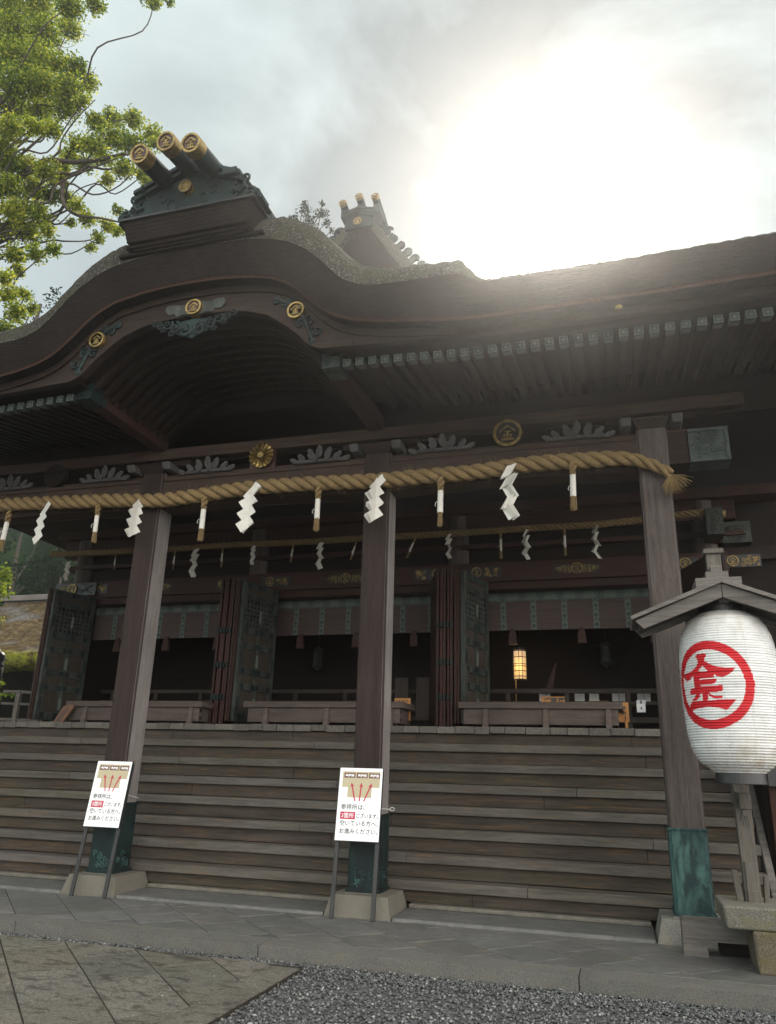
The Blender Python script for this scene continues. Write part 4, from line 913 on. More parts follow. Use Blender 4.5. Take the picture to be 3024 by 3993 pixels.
# left end of the porch floor: railing and post belong to the veranda
def make_veranda():
    m = MB()
    for z, h in ((2.95, .055), (2.72, .045), (2.42, .055)): m.beam((-11.62, 12.6, z), (-10.9, 12.95, z), .06, h)
    for x, y in ((-11.35, 12.73), (-10.98, 12.91)): m.box(x-.05, x+.05, y-.04, y+.04, 2.3, 2.98)
    m.box(-13.5, -11.0, 12.4, 20, 2.1, 2.3)
    v = thing('veranda_railing', (-11.3, 12.7, 2.3), 'low wooden railing beside the left end of the hall floor', 'railing'); m.build('rail', M['grey'], v, bevel=.006)
    p = thing('newel_post', (-11.83, 12.5, 2.3), 'honey coloured post with black onion finial at the left edge', 'post')
    m = MB(); m.lathe([(.14, 0), (.14, .86)], (-11.83, 12.5, 2.3), 24); m.build('post', M['yellowpost'], p)
    m = MB(); m.lathe([(.15, 0), (.155, .22), (.14, .24), (.14, .26), (.155, .28), (.155, .3), (.13, .33), (.15, .40), (.155, .46), (.13, .52), (.07, .56), (.03, .58), (.02, .63), (0.002, .65)], (-11.83, 12.5, 3.16), 24); m.build('finial', M['black'], p, smooth=True)
make_veranda()

# ------------------------------------------------------------------ ropes, paper streamers and straw tassels
ROPE = [(-10.6,5.47),(-9.09,5.45),(-7.12,5.37),(-6.33,5.315),(-5.71,5.33),(-4.87,5.385),(-3.92,5.38),(-2.95,5.345),(-2.4,5.35),(-1.59,5.355),(-0.92,5.40),(-0.17,5.39),(0.24,5.37),(0.45,5.31),(0.66,5.20),(0.76,5.12)]
def path_pts(tab, y, step):
    P = [Vector((a, y(a) if callable(y) else y, b)) for a, b in tab]; out = []
    # Catmull-Rom resample
    for i in range(len(P)-1):
        p0, p1, p2, p3 = P[max(i-1, 0)], P[i], P[i+1], P[min(i+2, len(P)-1)]; n = max(2, int((p2-p1).length/step))
        for k in range(n):
            t = k/n; out.append(0.5*((2*p1)+(p2-p0)*t+(2*p0-5*p1+4*p2-p3)*t*t+(3*p1-p0-3*p2+p3)*t**3))
    out.append(P[-1]); return out
def twisted(mb, pts, R0, r, pitch, strands=3, n=9, taper=None):
    s = 0; ang = []
    for i, p in enumerate(pts):
        if i: s += (p-pts[i-1]).length
        ang.append(2*PI*s/pitch)
    tot = len(pts)
    for k in range(strands):
        Q, rr = [], []
        for i, p in enumerate(pts):
            d = (pts[min(i+1, tot-1)]-pts[max(i-1, 0)]).normalized(); a = d.cross(Vector((0, 1, 0))).normalized(); b = d.cross(a)
            f = taper(i/(tot-1)) if taper else 1.0; t = ang[i]+2*PI*k/strands
            Q.append(p+(a*math.cos(t)+b*math.sin(t))*R0*f); rr.append(r*f)
        mb.tube(Q, rr, n)
def rope_z(x): return float(np.interp(x, [p[0] for p in ROPE], [p[1] for p in ROPE]))
def make_ropes():
    m = MB(); P = path_pts(ROPE, 9.09, .02)
    twisted(m, P, .056, .053, .54, 3, 10, lambda t: 1.0 if t < .93 else 1.0-(t-.93)*6)
    o = thing('straw_rope', (XC, 9.09, 5.3), 'thick twisted straw rope strung across the front of the three porch pillars', 'rope')
    m.build('rope_strands', M['straw'], o, smooth=True)
    m = MB(); rg = rnd(3); c = Vector((.76, 9.08, 5.11))      # frayed tuft at the end
    for i in range(110):
        a = rg.uniform(-2.3, -.1); d = Vector((math.cos(a), rg.uniform(-.5, .3), math.sin(a))).normalized(); L = rg.uniform(.12, .25)
        m.tube([c, c+d*L*.6, c+d*L+Vector((0, 0, -.03))], [.006, .005, .002], 4)
    m.build('frayed_end', M['straw'], o); m = MB()
    for i in range(420):
        p = P[rg.randrange(len(P)-40)]; a = rg.uniform(0, 6.28); d = Vector((rg.uniform(-.8, .8), math.cos(a), math.sin(a))).normalized(); q = p+Vector((0, math.cos(a), math.sin(a)))*.10; L = rg.uniform(.03, .11)
        m.tube([q-d*.02, q+d*L*.5, q+d*L+Vector((0, 0, -.015))], [.0028, .0024, .001], 3, 0, rg.uniform(.8, 1.4))
    tag(m.build('loose_fibres', M['straw'], o), kind='stuff')
    R2 = [(-11.2,5.78),(-10.74,5.76),(-8.36,5.73),(-7.03,5.74),(-5.74,5.715),(-4.22,5.715),(-2.82,5.705),(-1.33,5.715),(-0.29,5.71),(0.53,5.75),(1.36,5.755),(1.62,5.73),(1.80,5.71)]
    m = MB(); P = path_pts(R2, lambda x: 12.78 if x < 1.2 else 12.62, .02); twisted(m, P, .03, .033, .30, 3, 7)
    o = thing('thin_straw_rope', (XC, 12.78, 5.7), 'thinner straw rope strung in the shade along the hall front behind', 'rope'); m.build('rope_strands', M['straw'], o, smooth=True)
make_ropes()
def shide(loc, style, h, label, group, seed, yaw=0.0):
    rg = rnd(seed); m = MB(); w = h*.155; t = thing('paper_streamer', loc, label, 'paper streamer', group)
    O = Vector(loc)
    def sheet(P, th=.0025):
        n = (P[1]-P[0]).cross(P[3]-P[0]).normalized()*th; m.hexa([p for p in P], [p+n for p in P], 0, rg.uniform(.92, 1.0))
    nl = 1 if style == 'flat' else 2 if style == 'mid' else 3
    for layer in range(nl):
        z = 0.0; x = 0.0; ang = yaw+(0 if style == 'flat' else rg.uniform(-.5, .5)); seg = 4 if style == 'flat' else 5; sh = h/(seg+.35)
        side = 1
        for k in range(seg):
            a = ang+(rg.uniform(-1.0, 1.0) if style != 'flat' and k else 0); ex = Vector((math.cos(a), math.sin(a), 0)); ey = Vector((-math.sin(a), math.cos(a), 0))
            x0 = (.05*h if k == 0 else side*.05*h); x1 = -side*.06*h if k else -.07*h
            c0 = O+Vector((x+x0, -.012*layer, z)); c1 = O+Vector((x+x1, -.012*layer, z-sh*1.12))+ey*(rg.uniform(-.05, .05)*h if style != 'flat' else 0)
            tilt = Vector((0, 0, rg.uniform(.2, .34)*w))
            ww = w*(1 if k == 0 else 1.15)*(0.75 if style == 'twist' and k > 1 else 1)
            sheet([c0-ex*ww*.5-tilt*.6, c0+ex*ww*.5+tilt*.6, c1+ex*ww*.5+tilt*.6, c1-ex*ww*.5-tilt*.6])
            z -= sh*.95; side = -side if k else 1
            x += rg.uniform(-.02, .02)*h if style != 'flat' else 0
        if style == 'flat': pass
    m.build('folded_paper', M['paper'], t); return t
def flat_zigzag(loc, h, label, group, yaw=0.0, layers=1, spread=0.0, seed=0):
    rg = rnd(seed); t = thing('paper_streamer', loc, label, 'paper streamer', group); m = MB(); O = Vector(loc)
    for ly in range(layers):
        a = yaw+ly*spread; ex = Vector((math.cos(a), math.sin(a), 0)); w = h*.24; zs = h/4.3
        for k in range(4):
            ang = R(52 if k == 0 else 36+rg.uniform(-3, 3)); hl, hs = (.19*h, .07*h) if k == 0 else (.155*h, .095*h); c2 = (.05*h if k == 0 else -.015*h+rg.uniform(-.01, .01)*h, -(.10 if k == 0 else .09+.225*k)*h)
            dy = Vector((0, -.008*k-.014*ly, 0)); bend = Vector((0, rg.uniform(-.05, .05)*h, 0)) if layers > 1 else Vector((0, -.015*h, 0))
            q = [(-hl, -hs), (hl, -hs), (hl, hs), (-hl, hs)]; P = [O+ex*(c2[0]+a*math.cos(ang)-b*math.sin(ang))+Vector((0, 0, c2[1]+a*math.sin(ang)+b*math.cos(ang)))+dy for a, b in q]
            if layers > 1: P[0] += bend; P[3] += bend*.4; P[1] -= bend*.5
            n = Vector((0, -.002, 0)); m.hexa(P, [p+n for p in P], 0, rg.uniform(.86, 1.0))
    m.build('folded_paper', M['paper'], t); return t
def tassel(loc, h, label, group, lean=0.0, seed=0, thin=1.0):
    rg = rnd(seed); t = thing('straw_tassel', loc, label, 'tassel', group); O = Vector(loc); d = Vector((lean, 0, -1)).normalized(); r = .034*h/.62*thin
    m = MB(); P = [O+d*(h*.32*k/14) for k in range(15)]; twisted(m, P, r*.62, r*.72, h*.26, 2, 8, lambda q: .75+.35*math.sin(PI*min(1, q*1.1))); 
    m.build('braid', M['straw'], t, smooth=True)
    m = MB(); a, b = O+d*h*.29, O+d*h*.73; m.tube([a, a.lerp(b, .5), b], [r*1.0, r*1.02, r*1.05], 14, 0)
    m.tube([a.lerp(b, .55)+Vector((-r*1.3, -r, .0)), a.lerp(b, .5)+Vector((0, -r*1.15, 0)), a.lerp(b, .48)+Vector((r*1.1, -r*.6, .01))], .004, 5, 0, .6)
    m.tube([a.lerp(b, .55)+Vector((-r*1.3, -r, .0)), a.lerp(b, .62)+Vector((-r*1.7, -r, -.02)), a.lerp(b, .75)+Vector((-r*1.2, -r, 0))], .004, 5, 0, .6)
    m.build('paper_wrap', M['paper'], t)
    m = MB()
    for i in range(46):
        q = rg.uniform(0, 2*PI); rr = r*rg.uniform(.2, .95); o = Vector((math.cos(q)*rr, math.sin(q)*rr, 0)); m.tube([b+o-d*.02, b+o*1.35+d*(h*.27*rg.uniform(.85, 1.05))], [.0045, .003], 4, 0, rg.uniform(.6, 1.0))
    m.build('straw_brush', M['straw'], t); return t
G1, G2 = 'paper streamers hanging from the thick rope', 'straw tassels hanging from the thick rope'
flat_zigzag((-8.15, 8.98, 5.33), .66, 'flat white zigzag paper streamer on the thick rope nearest the left edge', G1, -.25)
flat_zigzag((-6.51, 8.98, 5.31), .64, 'half turned paper streamer hanging in front of the left porch pillar', G1, 1.0, 3, .22, 2)
flat_zigzag((-4.73, 8.98, 5.36), .72, 'spread double paper streamer hanging below the golden chrysanthemum crest', G1, -.15, 2, .5, 3)
flat_zigzag((-2.90, 8.98, 5.34), .69, 'curled paper streamer hanging in front of the middle porch pillar', G1, .25, 3, .5, 4)
shide((-1.15, 8.98, 5.36), 'twist', .76, 'long twisted paper streamer between the middle and right porch pillars', G1, 12, .1)
for i, (x, zt, zb, ln, lab) in enumerate(((-8.80, 5.30, 4.66, -.05, 'straw tassel with slanting white wrap at the left edge of the picture'), (-7.20, 5.28, 4.70, .02, 'straw tassel left of the left porch pillar beside the flat streamer'),
        (-5.44, 5.27, 4.62, .0, 'straw tassel just right of the left porch pillar'), (-3.72, 5.29, 4.66, .0, 'straw tassel left of the middle porch pillar'),
        (-2.03, 5.29, 4.62, -.02, 'straw tassel just right of the middle porch pillar'), (-0.37, 5.36, 4.72, -.03, 'straw tassel nearest the right porch pillar'))):
    tassel((x, 9.0, zt), zt-zb, lab, G2, ln, i)
G3, G4 = 'small paper streamers hanging from the thin rope', 'small tassels hanging from the thin rope'
for i, (x, zt, h, sty, lab) in enumerate(((-10.65, 5.55, .42, 'twist', 'small bent streamer over the left corner of the hall beside the trees'), (-7.74, 5.66, .60, 'twist', 'small dim streamer right of the left porch pillar'),
        (-6.50, 5.66, .40, 'mid', 'small streamer blown sideways above the left latticed door'), (-5.14, 5.64, .54, 'twist', 'small streamer left of the middle porch pillar'),
        (-2.71, 5.66, .48, 'twist', 'small streamer above the folded door edges right of the middle pillar'), (-1.36, 5.66, .58, 'twist', 'small streamer left of the gilded beam fitting'),
        (-0.21, 5.66, .62, 'twist', 'small streamer right of the gilded beam fitting near the right pillar'))):
    shide((x, 12.68, zt), sty, h, lab, G3, 40+i, .3*i)
for i, (x, zt, zb, ln, lab) in enumerate(((-9.56, 5.66, 5.34, .0, 'small tassel above the dark door left of the left porch pillar'), (-8.21, 5.66, 5.28, .0, 'small tassel close on the right of the left porch pillar'), (-7.17, 5.66, 5.28, .02, 'small tassel above the dark left bay opening'),
        (-5.69, 5.66, 5.30, -.1, 'small tassel above the latticed door in the middle bay'), (-4.44, 5.64, 5.28, -.3, 'small slanting tassel left of the middle porch pillar'), (-3.32, 5.66, 5.25, -.42, 'small strongly slanting tassel right of the middle porch pillar'),
        (-1.80, 5.66, 5.18, .0, 'small straight tassel above the open right latticed door'), (-0.72, 5.66, 5.18, .0, 'small straight tassel hanging above the gilded beam fitting'))):
    tassel((x, 12.70, zt), zt-zb, lab, G4, ln, 20+i, .75)

# ------------------------------------------------------------------ things on the hall floor
def offering_box(x0, x1, label, seed):
    y0, y1, zb, zt = 11.74, 12.45, 2.322, 2.60; t = thing('offering_box', ((x0+x1)/2, 12.1, zb), label, 'offering box', 'offering boxes on the hall floor')
    m = MB(); m.box(x0+.04, x1-.04, y0+.03, y0+.06, zb+.05, zt, 0); m.box(x0+.04, x1-.04, y1-.06, y1-.03, zb+.05, zt); m.box(x0+.04, x0+.07, y0+.06, y1-.06, zb+.05, zt); m.box(x1-.07, x1-.04, y0+.06, y1-.06, zb+.05, zt)
    for e in (x0+.034, x1-.046):
        for z in (zb+.08, zb+.2): m.box(e, e+.012, y0+.045, y0+.12, z, z+.045, 1)
    m.build('box_side', [M['box'], M['darkwood']], t, bevel=.004)
    m = MB(); m.box(x0-.03, x1+.03, y0-.02, y0+.09, zt, zt+.095); m.box(x0-.03, x1+.03, y1-.09, y1+.02, zt, zt+.095); m.box(x0-.03, x0+.08, y0+.09, y1-.09, zt, zt+.09); m.box(x1-.08, x1+.03, y0+.09, y1-.09, zt, zt+.09)
    m.box(x0+.1, x1-.1, y0-.004, y1, zt+.01, zt+.03, 1)
    m.build('box_rim', [M['box'], M['darkwood']], t, bevel=.006)
    n = 3
    for k in range(n):
        x = x0+.38+(x1-x0-.5)*k/(n-1)*.97; m = MB()
        m.hexa([(x-.045, y0-.05, zb), (x+.045, y0-.05, zb), (x+.045, y0+.03, zb), (x-.045, y0+.03, zb)], [(x-.032, y0-.0, zt), (x+.032, y0-.0, zt), (x+.032, y0+.03, zt), (x-.032, y0+.03, zt)], 0, 1.1); m.build('leg', M['box'], t, bevel=.004)
offering_box(-2.33, 0.0, 'long low offering box at the right, nearest the paper lantern', 1)
offering_box(-5.92, -3.25, 'long low offering box in the middle, half hidden by the middle pillar', 2)
offering_box(-9.38, -6.74, 'long low reddish offering box at the left, crossed by the left pillar', 3)
def plaques():
    X, Z = Vector((1, 0, 0)), Vector((0, 0, 1))
    t = thing('wooden_plaque', (-9.42, 11.62, 2.322), 'leaning brown plaque with vertical black writing left of the left offering box', 'plaque')
    m = MB(); a = .22; ax = Vector((math.cos(-.1), math.sin(-.1), 0)); up = Vector((.42, .22, 1)).normalized(); o = Vector((-9.52, 11.6, 2.322)); m.prism([(0, 0), (.21, 0), (.24, .30), (.12, .35), (0, .30)], o, ax, up, ax.cross(up)*-1, .025)
    for k, ch in enumerate('土足禁'): text_mesh(m, ch, o+ax*.055+up*(.225-.105*k), ax, up, .10, 1, .003, lift=.004)
    m.build('plaque_board', [M['plaque'], M['ink']], t)
    t = thing('orange_notice', (-3.72, 12.3, 2.322), 'orange notice board with small vertical writing right of the middle pillar', 'notice')
    m = MB(); x0, y = -3.53, 12.3; m.box(x0, x0+.27, y, y+.02, 2.45, 2.80)
    m.box(x0+.03, x0+.06, y, y+.02, 2.322, 2.45); m.box(x0+.2, x0+.23, y, y+.02, 2.322, 2.45)
    for k in range(5):
        for q in range(6): m.box(x0+.20-.042*k, x0+.22-.042*k, y-.002, y, 2.74-.047*q, 2.765-.047*q, 1)
    m.build('board', [M['orangewood'], M['ink']], t)
    t = thing('orange_sign', (0.04, 12.52, 2.322), 'orange sign with black letters peeking from behind the right offering box', 'sign')
    m = MB(); y = 12.5; m.box(-.32, .115, y, y+.02, 2.47, 2.76); m.box(-.1, -.06, y, y+.02, 2.322, 2.47); m.box(.05, .09, y, y+.02, 2.322, 2.47)
    for k, s in enumerate(('n', 'sh', ')')): text_mesh(m, s, Vector((.07, y, 2.665-.082*k)), X, Z, .075, 1, .004, 'RIGHT', .003)
    m.build('board', [M['orangewood'], M['ink']], t)
    t = thing('small_plaque', (-0.98, 12.44, 2.6), 'small orange plaque with bold black characters rising behind the right offering box', 'plaque')
    m = MB(); m.box(-1.19, -.83, 12.50, 12.52, 2.322, 2.845)
    text_mesh(m, 'ご家庭', Vector((-1.165, 12.50, 2.735)), X, Z, .115, 1, .004, 'LEFT', .003)
    m.build('board', [M['orangewood'], M['ink']], t)
    t = thing('yellow_tray', (-4.6, 12.6, 2.6), 'flat orange board lying behind the middle offering box', 'board')
    m = MB(); m.box(-5.2, -4.3, 12.6, 12.75, 2.322, 2.735); m.build('board', M['orangewood'], t)
    g = 'white amulet packets on the shelf behind the rail'
    for i, (x, w, z0, h) in enumerate(((-1.36, .2, 2.92, .25), (-.72, .17, 2.95, .2), (-.46, .17, 2.95, .2), (-.08, .11, 2.93, .24), (.04, .1, 2.93, .24), (.36, .11, 2.93, .22), (.48, .1, 2.93, .22))):
        x = x*14.5/15; m = MB(); m.box(x-w/2, x+w/2, 14.5, 14.53, z0, z0+h); m.box(x+w*.1, x+w*.14, 14.497, 14.5, z0+h*.4, z0+h*.75, 1)
        o = m.build('amulet_packet', [M['papergrey'], M['ink']]); tag(o, ['pale packet furthest left on the shelf behind the right box', 'white packet just right of the small orange plaque', 'white packet above the box, second from the plaque', 'narrow white packet, left one of the middle pair', 'narrow white packet, right one of the middle pair', 'narrow white packet, left one of the right pair', 'narrow white packet, right one of the right pair'][i], 'packet', g)
    m = MB(); m.box(.02, .42, 14.42, 14.56, 2.86, 2.93); m.box(-.55, -.2, 14.42, 14.56, 2.90, 2.95); tag(m.build('yellow_tray', M['yellowpost']), 'thin yellow trays below the white packets on the shelf', 'tray')
    for x, z, lab in ((.33, 2.72, 'white cup holder with two knobs low on the right'), (.05, 2.72, 'white paper slip beside the orange sign')):
        m = MB(); m.box(x-.07, x+.07, 13.9, 13.93, z, z+.14)
        if x > .2:
            for s in (-.04, .05): m.lathe([(.03, 0), (.034, .03), (.02, .06)], (x+s, 13.92, z+.14), 12)
        text_mesh(m, '4' if x > .2 else 'l', Vector((x, 13.9, z+.045)), X, Z, .06, 1, .002, 'CENTER', .003)
        o = m.build('paper_stand', [M['white'], M['ink']]); tag(o, lab, 'paper stand')
    m = MB()
    for x in (-3.82, -3.42): m.box(x-.12, x+.12, 13.75, 13.77, 2.55, 3.3)
    tag(m.build('pale_notice_sheets', M['door']), 'two tall pale notice sheets in the gloom right of the middle pillar', 'notice sheets')
    m = MB(); m.hexa([(-1.32, 14.4, 3.1), (-1.16, 14.4, 3.1), (-1.16, 14.45, 3.1), (-1.32, 14.45, 3.1)], [(-1.10, 14.4, 3.62), (-1.08, 14.4, 3.62), (-1.08, 14.45, 3.62), (-1.10, 14.45, 3.62)]); tag(m.build('folded_cloth', M['redwood']), 'dark red folded cloth standing behind the inner rail', 'cloth')
plaques()
def inner_lamp():
    c = Vector((-1.80, 14.9, 3.38)); t = thing('hanging_lamp', tuple(c), 'glowing amber paper lamp in a wooden frame inside the hall', 'lamp')
    m = MB(); m.lathe([(.118, .02), (.122, .2), (.122, .4), (.118, .54)], c, 24); o = m.build('lamp_shade', M['glow'], t, origin=None)
    m = MB()
    for k in range(12):
        if k % 3 == 2: continue
        a = 2*PI*k/12; m.box(c.x+math.cos(a)*.125-.005, c.x+math.cos(a)*.125+.005, c.y+math.sin(a)*.125-.005, c.y+math.sin(a)*.125+.005, c.z, c.z+.56)
    for z in (0, .06, .16, .25, .29, .42, .54):
        m.tube([c+Vector((math.cos(2*PI*k/28)*.126, math.sin(2*PI*k/28)*.126, z)) for k in range(29)], .007, 6)
    m.lathe([(.13, .56), (.13, .6), (.05, .66)], c, 20); m.tube([c+Vector((0, 0, .66)), c+Vector((0, 0, 2.7))], .012, 6)
    m.build('lamp_frame', M['black'], t)
    m = MB(); m.tube([c+Vector((-.07, -.1, 0)), c+Vector((-.075, -.1, -.5))], [.015, .01], 8); m.build('tassel', M['yellowpost'], t)
    ld = bpy.data.lights.new('lamp_light', 'POINT'); ld.energy = 3.0; ld.color = (1, .6, .25); ld.shadow_soft_size = .1; lo = bpy.data.objects.new('lamp_light', ld); COL.objects.link(lo); lo.location = (c.x, c.y-.25, c.z+.25)
inner_lamp()
def blind(xa, xb, label):
    y = 13.46; t = thing('bamboo_blind', ((xa+xb)/2, y, 4.05), label, 'blind', 'bamboo blinds over the hall openings')
    m = MB(); m.box(xa, xb, y, y+.02, 4.07, 5.0); m.build('slats', M['blind'], t)
    m = MB(); m.box(xa, xb, y-.012, y-.002, 4.585, 4.79); xs = []; x = xa+.5
    while x < xb-.1: xs.append(x); x += .531
    for x in xs: m.box(x-.048, x+.048, y-.011, y-.001, 4.07, 4.585)
    m.build('brocade_border', M['brocade'], t)
    m = MB(); m.box(xa, xb, y-.0135, y-.012, 4.588, 4.60); m.box(xa, xb, y-.0135, y-.012, 4.765, 4.775); n2 = int((xb-xa)/.307)
    for k in range(n2):
        c = Vector((xa+(xb-xa)*(k+.5)/n2, y-.0135, 4.685)); r = .078
        for q in (1.0, .7): m.tube([c+Vector((math.cos(2*PI*j/18)*r*q, 0, math.sin(2*PI*j/18)*r*q)) for j in range(19)], .006, 4)
        for j in range(6): a = 2*PI*j/6; m.tube([c, c+Vector((math.cos(a)*r*.65, 0, math.sin(a)*r*.65))], .007, 4)
        m.box(c.x+.12, c.x+.145, y-.0165, y-.012, 4.675, 4.69); m.box(c.x+.165, c.x+.19, y-.0165, y-.012, 4.675, 4.69)
    m.build('border_pattern', M['brocadedark'], t)
    for x in xs:
        m = MB(); m.box(x-.046, x+.046, y-.0125, y-.011, 4.072, 4.08)
        for q in range(3):
            c = Vector((x, y-.013, 4.14+.165*q)); m.prism([(-.04, 0), (0, .045), (.04, 0), (0, -.045)], (c.x, c.y-.003, c.z), (1, 0, 0), (0, 0, 1), (0, 1, 0), .004)
            m.prism([(-.045, .06), (0, .095), (.045, .06), (.045, .08), (0, .118), (-.045, .08)], (c.x, c.y-.003, c.z), (1, 0, 0), (0, 0, 1), (0, 1, 0), .004)
        m.build('strip_pattern', M['brocadedark'], t)
    for k in range(3):
        x = xa+(xb-xa)*(.18+.32*k); m = MB(); m.hexa([(x-.045, y-.05, 4.02), (x+.045, y-.05, 4.02), (x+.045, y, 4.02), (x-.045, y, 4.02)], [(x-.03, y-.05, 4.1), (x+.03, y-.05, 4.1), (x+.03, y, 4.1), (x-.03, y, 4.1)])
        m.hexa([(x-.075, y-.06, 3.82), (x+.075, y-.06, 3.82), (x+.075, y, 3.82), (x-.075, y, 3.82)], [(x-.06, y-.05, 4.02), (x+.06, y-.05, 4.02), (x+.06, y, 4.02), (x-.06, y, 4.02)]); m.build('blind_tassel', M['redwood'], t)
blind(HX[2]+.25, HX[3]-.25, 'reddish blind with pale green patterned border in the right bay')
blind(HX[1]+.25, HX[2]-.25, 'dim reddish blind with green border in the middle bay')
blind(HX[0]+.25, HX[1]-.25, 'very dark blind in the left bay behind the left porch pillar')

# ------------------------------------------------------------------ the two leaning sign boards
def sign(cx, yaw, label, y0=8.86):
    t = thing('leaning_sign', (cx, y0, .115), label, 'sign', 'leaning direction signs at the pillars')
    ax = Vector((math.cos(yaw), math.sin(yaw), 0)); back = Vector((-ax.y, ax.x, 0)); up = (Vector((0, 0, 1))+back*.155).normalized(); n = ax.cross(up)
    O = Vector((cx, y0, .12))
    def P(u, v, d=0): return O+ax*u+up*v+n*d
    w = .265; z0, z1 = .79, 1.60
    m = MB(); m.hexa([P(-w, z0, 0), P(w, z0, 0), P(w, z0, -.03), P(-w, z0, -.03)], [P(-w, z1, 0), P(w, z1, 0), P(w, z1, -.03), P(-w, z1, -.03)], 0)
    m.hexa([P(-w+.006, z0+.006, .002), P(w-.006, z0+.006, .002), P(w-.006, z0+.006, 0), P(-w+.006, z0+.006, 0)], [P(-w+.006, z1-.006, .002), P(w-.006, z1-.006, .002), P(w-.006, z1-.006, 0), P(-w+.006, z1-.006, 0)], 1)
    W, H = 2*w, z1-z0
    def U(a): return -w+a*W
    def V(b): return z1-b*H
    def flat(poly, mi, d): m.add([P(U(a), V(b), d) for a, b in poly], [tuple(range(len(poly)-1, -1, -1))], mi)
    flat([(.08, .055), (.94, .055), (.94, .275), (.765, .275), (.765, .415), (.215, .415), (.215, .275), (.08, .275)], 2, .0032)
    for k in range(3):
        a = .115+.285*k; flat([(a, .075), (a+.255, .075), (a+.255, .145), (a, .145)], 3, .0042); text_mesh(m, '参拝所', P(U(a+.0275), V(.130), .0042), ax, up, .036, 1, .0012, 'LEFT', .001)
    for (a0, b0), (a1, b1) in (((.40, .465), (.295, .21)), ((.50, .465), (.525, .21)), ((.60, .465), (.76, .215))):
        A = Vector((a0*W, -b0*H)); B = Vector((a1*W, -b1*H)); d = (B-A).normalized(); q = Vector((-d.y, d.x)); Lh = .055
        poly = [A+q*.0075, B-d*Lh*.75+q*.0075, B-d*Lh+q*.025, B, B-d*Lh-q*.025, B-d*Lh*.75-q*.0075, A-q*.0075]
        poly = list(reversed(poly)); m.add([P(-w+p.x, z1+p.y, .0052) for p in poly], [tuple(range(len(poly)))], 4)
    for s, a, b, sz in (('参拝所は、', .09, .575, .067), ('ございます。', .445, .685, .055), ('空いている方へ、', .09, .79, .0625), ('お進みください。', .09, .895, .0625)): text_mesh(m, s, P(U(a), V(b), .0022), ax, up, sz, 5, .0008, 'LEFT', .001, .90 if sz < .06 else 1.0)
    flat([(.09, .61), (.43, .61), (.43, .71), (.09, .71)], 4, .0032); text_mesh(m, '3箇所', P(U(.115), V(.687), .0032), ax, up, .061, 1, .0004, 'LEFT', .001)
    m.build('sign_board', [M['blackiron'], M['white'], M['tan'], M['brownink'], M['redink'], M['ink']], t)
    for s in (-1, 1):
        q = MB(); u = s*(w-.028); q.hexa([P(u-.024, 0, -.0305), P(u+.024, 0, -.0305), P(u+.024, 0, -.06), P(u-.024, 0, -.06)], [P(u-.024, z1-.03, -.0305), P(u+.024, z1-.03, -.0305), P(u+.024, z1-.03, -.06), P(u-.024, z1-.03, -.06)]); q.build('leg', M['blackiron'], t, bevel=.003)
    for z in (.98, 1.4):
        q = MB(); q.hexa([P(-w+.06, z, -.0305), P(w-.06, z, -.0305), P(w-.06, z, -.05), P(-w+.06, z, -.05)], [P(-w+.06, z+.04, -.0305), P(w-.06, z+.04, -.0305), P(w-.06, z+.04, -.05), P(-w+.06, z+.04, -.05)]); q.build('cross_bar', M['blackiron'], t)
sign(-2.985, .06, 'white direction sign with red arrows leaning on the middle pillar')
sign(-6.40, 0.0, 'white direction sign with red arrows leaning on the left pillar')
def tie_cord():
    t = thing('tie_cord', (-2.97, 9.3, 1.235), 'thin pale cord tied round the middle pillar above its copper shoe', 'cord'); m = MB(); h = PW/2+.006; cx, cy, z = PX[2], PY+PW/2, 1.245
    m.tube([(cx-h, cy-h, z+.02), (cx+h, cy-h, z+.01), (cx+h, cy+h, z-.015), (cx-h, cy+h, z), (cx-h, cy-h, z+.02)], .005, 6); m.tube([(cx+h+.005+.03*math.cos(a)+.03, cy+h, z-.01+.018*math.sin(a)) for a in [k*.5 for k in range(13)]], .005, 6); m.build('cord_loop', M['papergrey'], t)
    t = thing('tie_cord', (PX[1], 9.3, 1.235), 'thin pale cord round the left pillar above its copper shoe', 'cord'); m = MB(); cx, z = PX[1], 1.27
    m.tube([(cx-h, cy-h, z+.02), (cx+h, cy-h, z+.03), (cx+h, cy+h, z-.03), (cx-h, cy+h, z), (cx-h, cy-h, z+.02)], .004, 6); m.build('cord_loop', M['papergrey'], t)
tie_cord()

